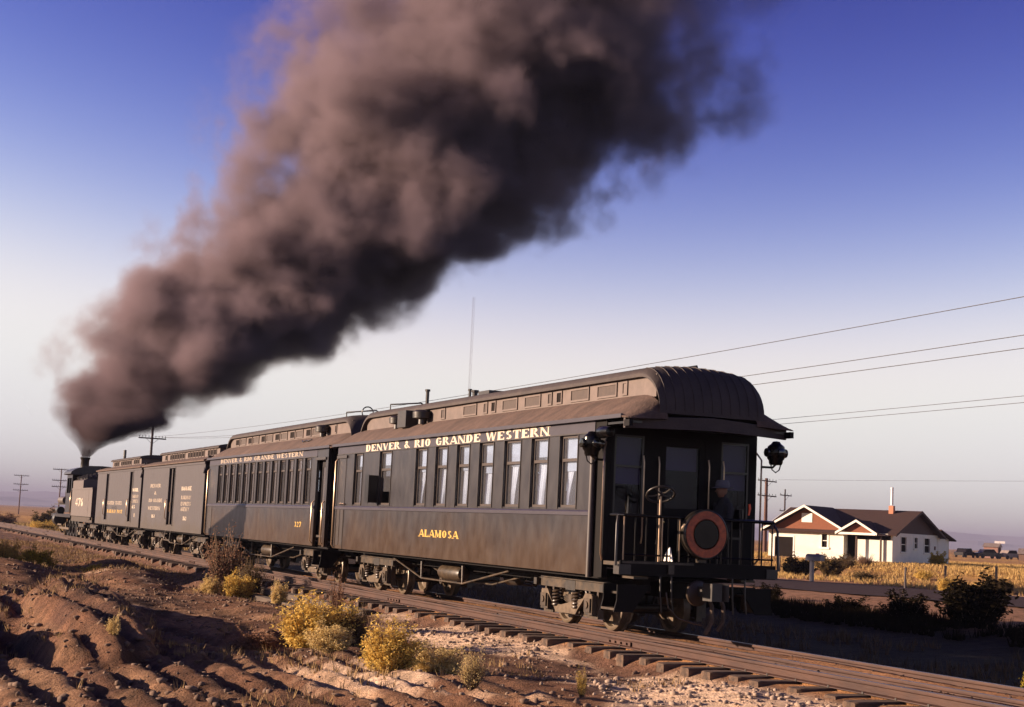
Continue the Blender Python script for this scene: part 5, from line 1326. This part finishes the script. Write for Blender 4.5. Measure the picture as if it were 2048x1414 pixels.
BM['dark', 0] = bush_meshes(61, 110, 60, .045, .075, .25); BM['dark', 1] = bush_meshes(62, 110, 60, .045, .075, .25)
bcache = {}
def bush(name, label, x, y, w, h, kind, leaf, cat='bush', dz=0.0, group=None):
    key = (kind, leaf)
    if key not in bcache:
        s_, f_ = BM[kind]; s2_, f2_ = s_.copy(), f_.copy(); s2_.materials.append(M['stem']); f2_.materials.append(M[leaf]); bcache[key] = (s2_, f2_)
    s2_, f2_ = bcache[key]
    o = thing(name, label, cat, (x, y, hz(x, y)-.02+dz), random.uniform(0, 6.28), group)
    o.scale = (w, w, h)
    put('stems', s2_, o); put('foliage', f2_, o)
    return o
G = 'bushes beside the track'
bush('rabbitbrush', 'largest golden yellow bush in the foreground left of the white sand', -4.50, 20.35, 1.38, .76, ('full', 0), 'leaf_yellow', group=G)
bush('rabbitbrush', 'dusty brown half of the largest golden bush on its right', -4.05, 20.15, .62, .62, ('twig', 0), 'leaf_sage', group=G)
bush('rabbitbrush', 'small pale yellow bush crouched in front of the largest golden bush', -4.85, 18.6, .75, .36, ('full', 1), 'leaf_pale', group=G)
bush('rabbitbrush', 'second golden bush right of the largest, near the bottom edge', -4.80, 16.45, .86, .52, ('full', 2), 'leaf_yellow', group=G)
bush('rabbitbrush', 'pale straw yellow bush right of the second golden bush', -4.12, 16.65, .78, .38, ('full', 0), 'leaf_pale', group=G)
bush('rabbitbrush', 'thin tan dry stalks standing behind the largest golden bush', -3.55, 22.6, .40, .85, ('twig', 0), 'leaf_dry', group=G)
bush('rabbitbrush', 'yellow bush at the foot of the tall dry pinkish brush', -2.60, 33.0, .95, .55, ('full', 1), 'leaf_yellow', group=G)
bush('rabbitbrush', 'small yellow bush left of the tall dry brush', -3.15, 33.2, .6, .34, ('full', 2), 'leaf_pale', group=G)
bush('dry_brush', 'tall pinkish grey dry brush in front of the coach', -2.35, 35.2, 1.55, 1.30, ('twig', 1), 'leaf_dry', group=G)
bush('dry_brush', 'dark leafless brush right of the tall dry brush', -2.15, 33.6, 1.0, .85, ('twig', 0), 'leaf_sage', group=G)
bush('rabbitbrush', 'narrow yellow bush hanging by the old timbers', -2.35, 30.4, .45, .55, ('full', 0), 'leaf_pale', group=G)
bush('dry_brush', 'pale bleached twiggy brush at the bottom edge right of centre', -4.75, 14.1, .42, .40, ('twig', 1), 'leaf_pale', group=G)
bush('rabbitbrush', 'greenish yellow bush on the bank at the left', -5.75, 42.9, 1.2, .55, ('full', 1), 'leaf_green', group=G)
bush('rabbitbrush', 'orange yellow bush at the left edge of the bank', -6.45, 44.0, 1.1, .6, ('full', 2), 'leaf_yellow', group=G)
bush('rabbitbrush', 'low pale yellow tuft below the near end of the left bank', -4.6, 40.3, .75, .30, ('low', 0), 'leaf_green', group=G)
bush('dry_brush', 'sprawling tan weed on the clods left of the largest golden bush', -5.25, 20.9, .85, .30, ('low', 0), 'leaf_dry', group=G)
bush('dry_brush', 'withered tan sprig at the lower left among the furrows', -7.75, 17.4, .24, .22, ('low', 0), 'leaf_pale', group=G)
bush('grass_tuft', 'yellow grass tuft at the bottom edge below the rear truck', -3.72, 13.7, .18, .30, ('twig', 1), 'leaf_yellow', 'grass', group=G)
bush('rabbitbrush', 'pale green bush poking up behind the rails at the right edge', 2.35, 14.15, .50, .62, ('full', 1), 'leaf_green', group=G)
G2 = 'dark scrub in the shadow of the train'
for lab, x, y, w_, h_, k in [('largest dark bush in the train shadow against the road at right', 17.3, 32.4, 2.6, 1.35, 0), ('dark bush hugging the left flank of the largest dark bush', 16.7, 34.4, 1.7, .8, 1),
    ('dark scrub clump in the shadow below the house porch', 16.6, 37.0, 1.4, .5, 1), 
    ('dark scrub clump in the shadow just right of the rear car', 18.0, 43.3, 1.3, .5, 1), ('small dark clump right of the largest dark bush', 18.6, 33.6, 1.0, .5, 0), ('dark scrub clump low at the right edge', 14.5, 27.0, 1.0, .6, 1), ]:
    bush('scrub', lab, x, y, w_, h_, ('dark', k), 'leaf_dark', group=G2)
G3 = 'brush around the house'
for lab, x, y, w_, h_, k, lf_ in [('dark green bush in front of the garage opening', 40.6, 74.4, 2.6, 1.15, ('dark', 0), 'leaf_dark'), ('olive bush touching the right of the garage bush', 41.6, 72.6, 2.0, 1.2, ('dark', 1), 'leaf_sage'),
    ('tan brush below the narrow front window of the house', 49.6, 82.0, 2.4, .8, ('twig', 0), 'leaf_sage'), ('dry brush by the front step of the porch', 53.0, 84.5, 2.0, .7, ('twig', 1), 'leaf_dry'), ('yellow bush by the fence post at the right end of the house', 35.6, 55.3, 1.2, .75, ('full', 0), 'leaf_yellow'),
    ('olive bush between the two fence posts farthest right', 37.5, 54.3, 1.35, .85, ('full', 1), 'leaf_sage'), ('small brown bush at the foot of the farthest right fence post', 38.6, 54.7, .7, .6, ('dark', 0), 'leaf_sage'), ('green bush against the shaded side wall of the house', 66.0, 92.8, 1.8, 1.0, ('dark', 1), 'leaf_green'),
    ('low golden bush in the field before the shaded wall', 45.0, 68.5, 1.6, .6, ('low', 0), 'leaf_yellow'), ('low sage bush in the field right of the mailbox', 40.5, 68.0, 1.8, .6, ('low', 0), 'leaf_sage'), ('brown sagebrush clump at the far left beyond the locomotive', 8.2, 160, 4.2, 2.1, ('dark', 0), 'leaf_sage'), ('gold brush beside the sagebrush clump at the far left', 6.0, 145, 3.6, 1.1, ('full', 0), 'leaf_yellow'),
    ('tawny brush at the far left edge of the picture', 4.2, 168, 4.5, 1.6, ('full', 1), 'leaf_dry')]:
    bush('scrub', lab, x, y, w_, h_, k, lf_, group=G3)

# ------------------------------------------------------------------ stones, clods and dry grass (uncountable)
def scatter_faces(name, pts, mat_, kind='stuff'):
    pass
rng = np.random.default_rng(3)
ico = bmesh.new(); bmesh.ops.create_icosphere(ico, subdivisions=1, radius=1.0)
iv = np.array([v.co[:] for v in ico.verts]); itri = np.array([[v.index for v in f.verts] for f in ico.faces]); ico.free()
def stones(name, n, xr, yr, smin, smax, mat_, seed, power=2.6, mask=None):
    rg = np.random.default_rng(seed)
    x = rg.uniform(*xr, n); y = yr[0]+(yr[1]-yr[0])*rg.random(n)**1.5
    if mask is not None: k = mask(x, y); x, y = x[k], y[k]
    n = len(x); s = smin+(smax-smin)*rg.random(n)**power; z = height(x, y)
    V = iv[None]*(1+rg.uniform(-.42, .42, (n, 12, 1)))*(s[:, None]*np.ones((1, 3))*rg.uniform(.6, 1.25, (n, 3)))[:, None, :]
    V[..., 2] *= .6
    V = V + np.stack([x, y, z+s*.15], -1)[:, None, :]
    F = (itri[None]+np.arange(n)[:, None, None]*12).reshape(-1, 3)
    me = bpy.data.meshes.new(name); me.vertices.add(n*12); me.vertices.foreach_set('co', V.reshape(-1).astype(np.float32))
    me.loops.add(F.size); me.loops.foreach_set('vertex_index', F.reshape(-1).astype(np.int32)); me.polygons.add(len(F))
    me.polygons.foreach_set('loop_start', (np.arange(len(F))*3).astype(np.int32)); me.polygons.foreach_set('loop_total', np.full(len(F), 3, np.int32)); me.update(calc_edges=True)
    me.materials.append(mat_)
    return put(name, me)
mat('cinder', (.10, .06, .045), (.06, .04, .03), 2.0, .95)
mat('clod', (.30, .19, .125), (.20, .125, .085), 2.0, .95, .4, 12)
mat('sandstone', (.58, .44, .33), (.46, .33, .24), 1.3, .95, .3, 9)
tag(stones('clods', 6500, (-11, -1.6), (11, 46), .008, .062, M['clod'], 21, 2.6, lambda x, y: (bump2(x, y, -2.0, 20.9, 1.15, 3.6, 0, 1) + bump2(x, y, -2.2, 13.0, 1.7, 3.6, 0, 1) + bump2(x, y, -5.2, 15.5, 1.7, 2.6, 0, 1)) < .15), 'brown earth clods strewn over the near ground', 'clods', kind='stuff')
tag(stones('gravel', 3000, (-6.5, -1.45), (10.5, 40), .006, .035, M['stone'], 22), 'small pale stones strewn beside the track', 'gravel', kind='stuff')
tag(stones('sand_lumps', 1800, (-3.6, -1.5), (10.5, 25), .012, .055, M['sandstone'], 23, 2.0, lambda x, y: (bump2(x, y, -2.0, 20.9, 1.0, 3.3) + bump2(x, y, -2.2, 13.0, 1.5, 3.4)) > .12), 'whitish sand lumps heaped against the tie ends', 'sand', kind='stuff')
tag(stones('ballast', 1300, (-1.45, 1.3), (9, 60), .008, .026, M['cinder'], 24), 'fine cinder ballast lying between the ties', 'ballast', kind='stuff')
def grass(name, n, xr, yr, hmin, hmax, wd, mat_, seed, blades=6, mask=None, pw=1.0):
    rg = np.random.default_rng(seed); x = rg.uniform(*xr, n); y = yr[0]+(yr[1]-yr[0])*rg.random(n)**pw
    if mask is not None: k = mask(x, y); x, y = x[k], y[k]
    n = len(x); z = height(x, y)
    x = np.repeat(x, blades); y = np.repeat(y, blades); z = np.repeat(z, blades); m_ = len(x)
    h = rg.uniform(hmin, hmax, m_); a = rg.uniform(0, 6.283, m_); ln = rg.uniform(.1, .7, m_)*h; r0 = rg.uniform(0, .06, m_)
    bx, by = x+r0*np.cos(a), y+r0*np.sin(a); px, py = -np.sin(a)*wd/2, np.cos(a)*wd/2
    V = np.stack([np.stack([bx+px, by+py, z-.01], -1), np.stack([bx-px, by-py, z-.01], -1), np.stack([bx+ln*np.cos(a), by+ln*np.sin(a), z+h], -1)], 1)
    me = bpy.data.meshes.new(name); me.vertices.add(m_*3); me.vertices.foreach_set('co', V.reshape(-1).astype(np.float32)); me.loops.add(m_*3); me.loops.foreach_set('vertex_index', np.arange(m_*3, dtype=np.int32)); me.polygons.add(m_)
    me.polygons.foreach_set('loop_start', (np.arange(m_)*3).astype(np.int32)); me.polygons.foreach_set('loop_total', np.full(m_, 3, np.int32)); me.update(calc_edges=True); me.materials.append(mat_)
    return put(name, me)
tag(grass('dry_grass', 15000, (-12, -1.8), (11, 75), .03, .13, .011, M['grass_dry'], 41, 6, lambda x, y: fbm(x*.9, y*.6, 4, 201) + .25*sm(32, 46, y) + .14*bump2(x, y, -5.4, 15.8, 2.2, 3.6, 0, 1) > .58, 1.3), 'sparse dry straw grass over the near ground', 'grass', kind='stuff')
tag(grass('field_grass', 42000, (34, 92), (36, 130), .06, .26, .04, M['grass_gold'], 42, 5, lambda x, y: (x+.24*(y-52) > 38.0) & (fbm(x*.15, y*.15, 3, 151) > .36) & ~((np.cos(1.0647)*(x-61.7)-np.sin(1.0647)*(y-92.75) > -10.6) & (np.cos(1.0647)*(x-61.7)-np.sin(1.0647)*(y-92.75) < .3) & (np.sin(1.0647)*(x-61.7)+np.cos(1.0647)*(y-92.75) > -1.2) & (np.sin(1.0647)*(x-61.7)+np.cos(1.0647)*(y-92.75) < 12))), 'golden dry grass of the field around the house', 'grass', kind='stuff')
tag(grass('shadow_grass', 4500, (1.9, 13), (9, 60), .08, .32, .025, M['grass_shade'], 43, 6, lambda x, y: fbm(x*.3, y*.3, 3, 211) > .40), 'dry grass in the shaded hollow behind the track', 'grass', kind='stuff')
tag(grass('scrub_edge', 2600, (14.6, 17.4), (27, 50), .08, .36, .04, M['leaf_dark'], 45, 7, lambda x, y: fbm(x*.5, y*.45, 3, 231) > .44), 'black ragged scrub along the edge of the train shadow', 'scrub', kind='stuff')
tag(grass('bank_grass', 4200, (-1.2, 14), (95, 190), .15, .6, .06, M['grass_gold'], 44, 5, lambda x, y: (np.abs(x) > 2.2) & (fbm(x*.2, y*.1, 3, 221) > .42)), 'golden grass along the line beyond the locomotive', 'grass', kind='stuff')

# ------------------------------------------------------------------ old timbers beside the track
for lab, x, y0, y1, z, rz_ in (('long grey timber lying along the tie ends below the coach', -1.86, 26.2, 35.0, -.30, .012), ('lower long grey timber beside the track below the coach', -2.22, 27.0, 34.2, -.42, -.01)):
    m = MB(); R = []; rr = random.Random(int(y0*10))
    for k in range(9):
        u = -1+k/4.0; h_ = (y1-y0)/2
        j = [rr.uniform(-.008, .008) for _ in range(4)]
        R.append([(-.11+j[0], u*h_, -.06), (.11+j[1], u*h_, -.06), (.11+j[2], u*h_, .05), (-.11+j[3], u*h_, .05)])
    m.loft(R); o = m.build('timber', M['timber_old'], loc=(x, (y0+y1)/2, z+.03)); o.rotation_euler = (0, 0, rz_)
    tag(o, lab, 'timber', 'timbers beside the track')

# ------------------------------------------------------------------ lean-to shed added out of view, shaped to cast the shadow on the coach
sx0, sy0 = -9.3, 43.4
shed = thing('lean_to_shed', 'grey board lean-to shed left of the track just outside the picture', 'shed', (sx0, sy0, hz(sx0, sy0)), rad(-25))
MB().prism([(-1.15, -.2), (-1.15, 3.70), (-.95, 3.74), (2.4, 2.60), (2.4, -.2)], -.9, .9, axis='x').build('wall', M['post_grey'], shed)
MB().prism([(-1.25, 3.74), (-1.1, 3.84), (2.6, 2.61), (2.6, 2.51)], -1.05, 1.05, axis='x').build('roof', M['shed_tin'], shed)
MB().box(.902, .93, -.3, .5, 0, 1.9).build('door', M['timber_old'], shed)

# ------------------------------------------------------------------ far yard at the right edge
def farcar(label, x, y, rz_, c_):
    o = thing('parked_car', label, 'car', (x, y, hz(x, y)), rz_, 'cars in the far yard')
    MB().prism([(-2.1, .35), (-2.1, .85), (-1.3, .95), (-.9, 1.45), (.7, 1.5), (1.2, .98), (2.1, .85), (2.15, .35)], -.8, .8, axis='y').build('body', M[c_], o)
    for sx_ in (-1.3, 1.3):
        for sy_ in (-.82, .82): MB().lathe([(0, -.1), (.30, -.1), (.33, 0), (.30, .1), (0, .1)], (sx_, sy_, .33), 'y', 14).build('wheel', M['tyre'], o)
    MB().prism([(-1.2, .98), (-.85, 1.38), (.65, 1.42), (1.05, .98)], -.81, -.802, axis='y').build('side_window', M['house_dark'], o)
farcar('dark old car parked nearest the house in the far yard', 153.5, 192.3, .4, 'car_dark'); farcar('dark old car in the middle of the far yard', 157, 191, -.2, 'car_dark'); farcar('dark car with pale roof by the far shed', 161, 190.5, .1, 'shed_tin')
def farshed(label, x, y, w_, d_, h_, mt, rz_):
    o = thing('far_shed', label, 'shed', (x, y, hz(x, y)), rz_, 'far sheds')
    MB().box(-w_/2, w_/2, -d_/2, d_/2, -.2, h_).build('wall', M[mt], o)
    MB().prism([(-w_/2-.2, h_), (0, h_+.28*w_), (w_/2+.2, h_)], -d_/2-.2, d_/2+.2).build('roof', M['shed_tin'], o)
    MB().box(-.4, .4, -d_/2-.03, -d_/2, 0, 1.9).build('door', M['house_dark'], o)
farshed('small pink shed in the far yard right of the house', 171.5, 206.3, 2.4, 2.4, 1.9, 'shed_red', .6)
farshed('low dark barn at the right edge of the far yard', 147.5, 171.5, 3.0, 2.4, 1.0, 'foundation', .7)
sg = thing('sign', 'thin pale board sign on a post above the far yard', 'sign', (200.7, 237.3, hz(200.7, 237.3)), -.75)
MB().cyl((0, 0, -.3), (0, 0, 3.0), .07, n=8).build('post', M['pole_wood'], sg)
MB().box(-1.0, 1.0, -.06, .06, 2.75, 3.2).build('board', M['pipe_white'], sg)
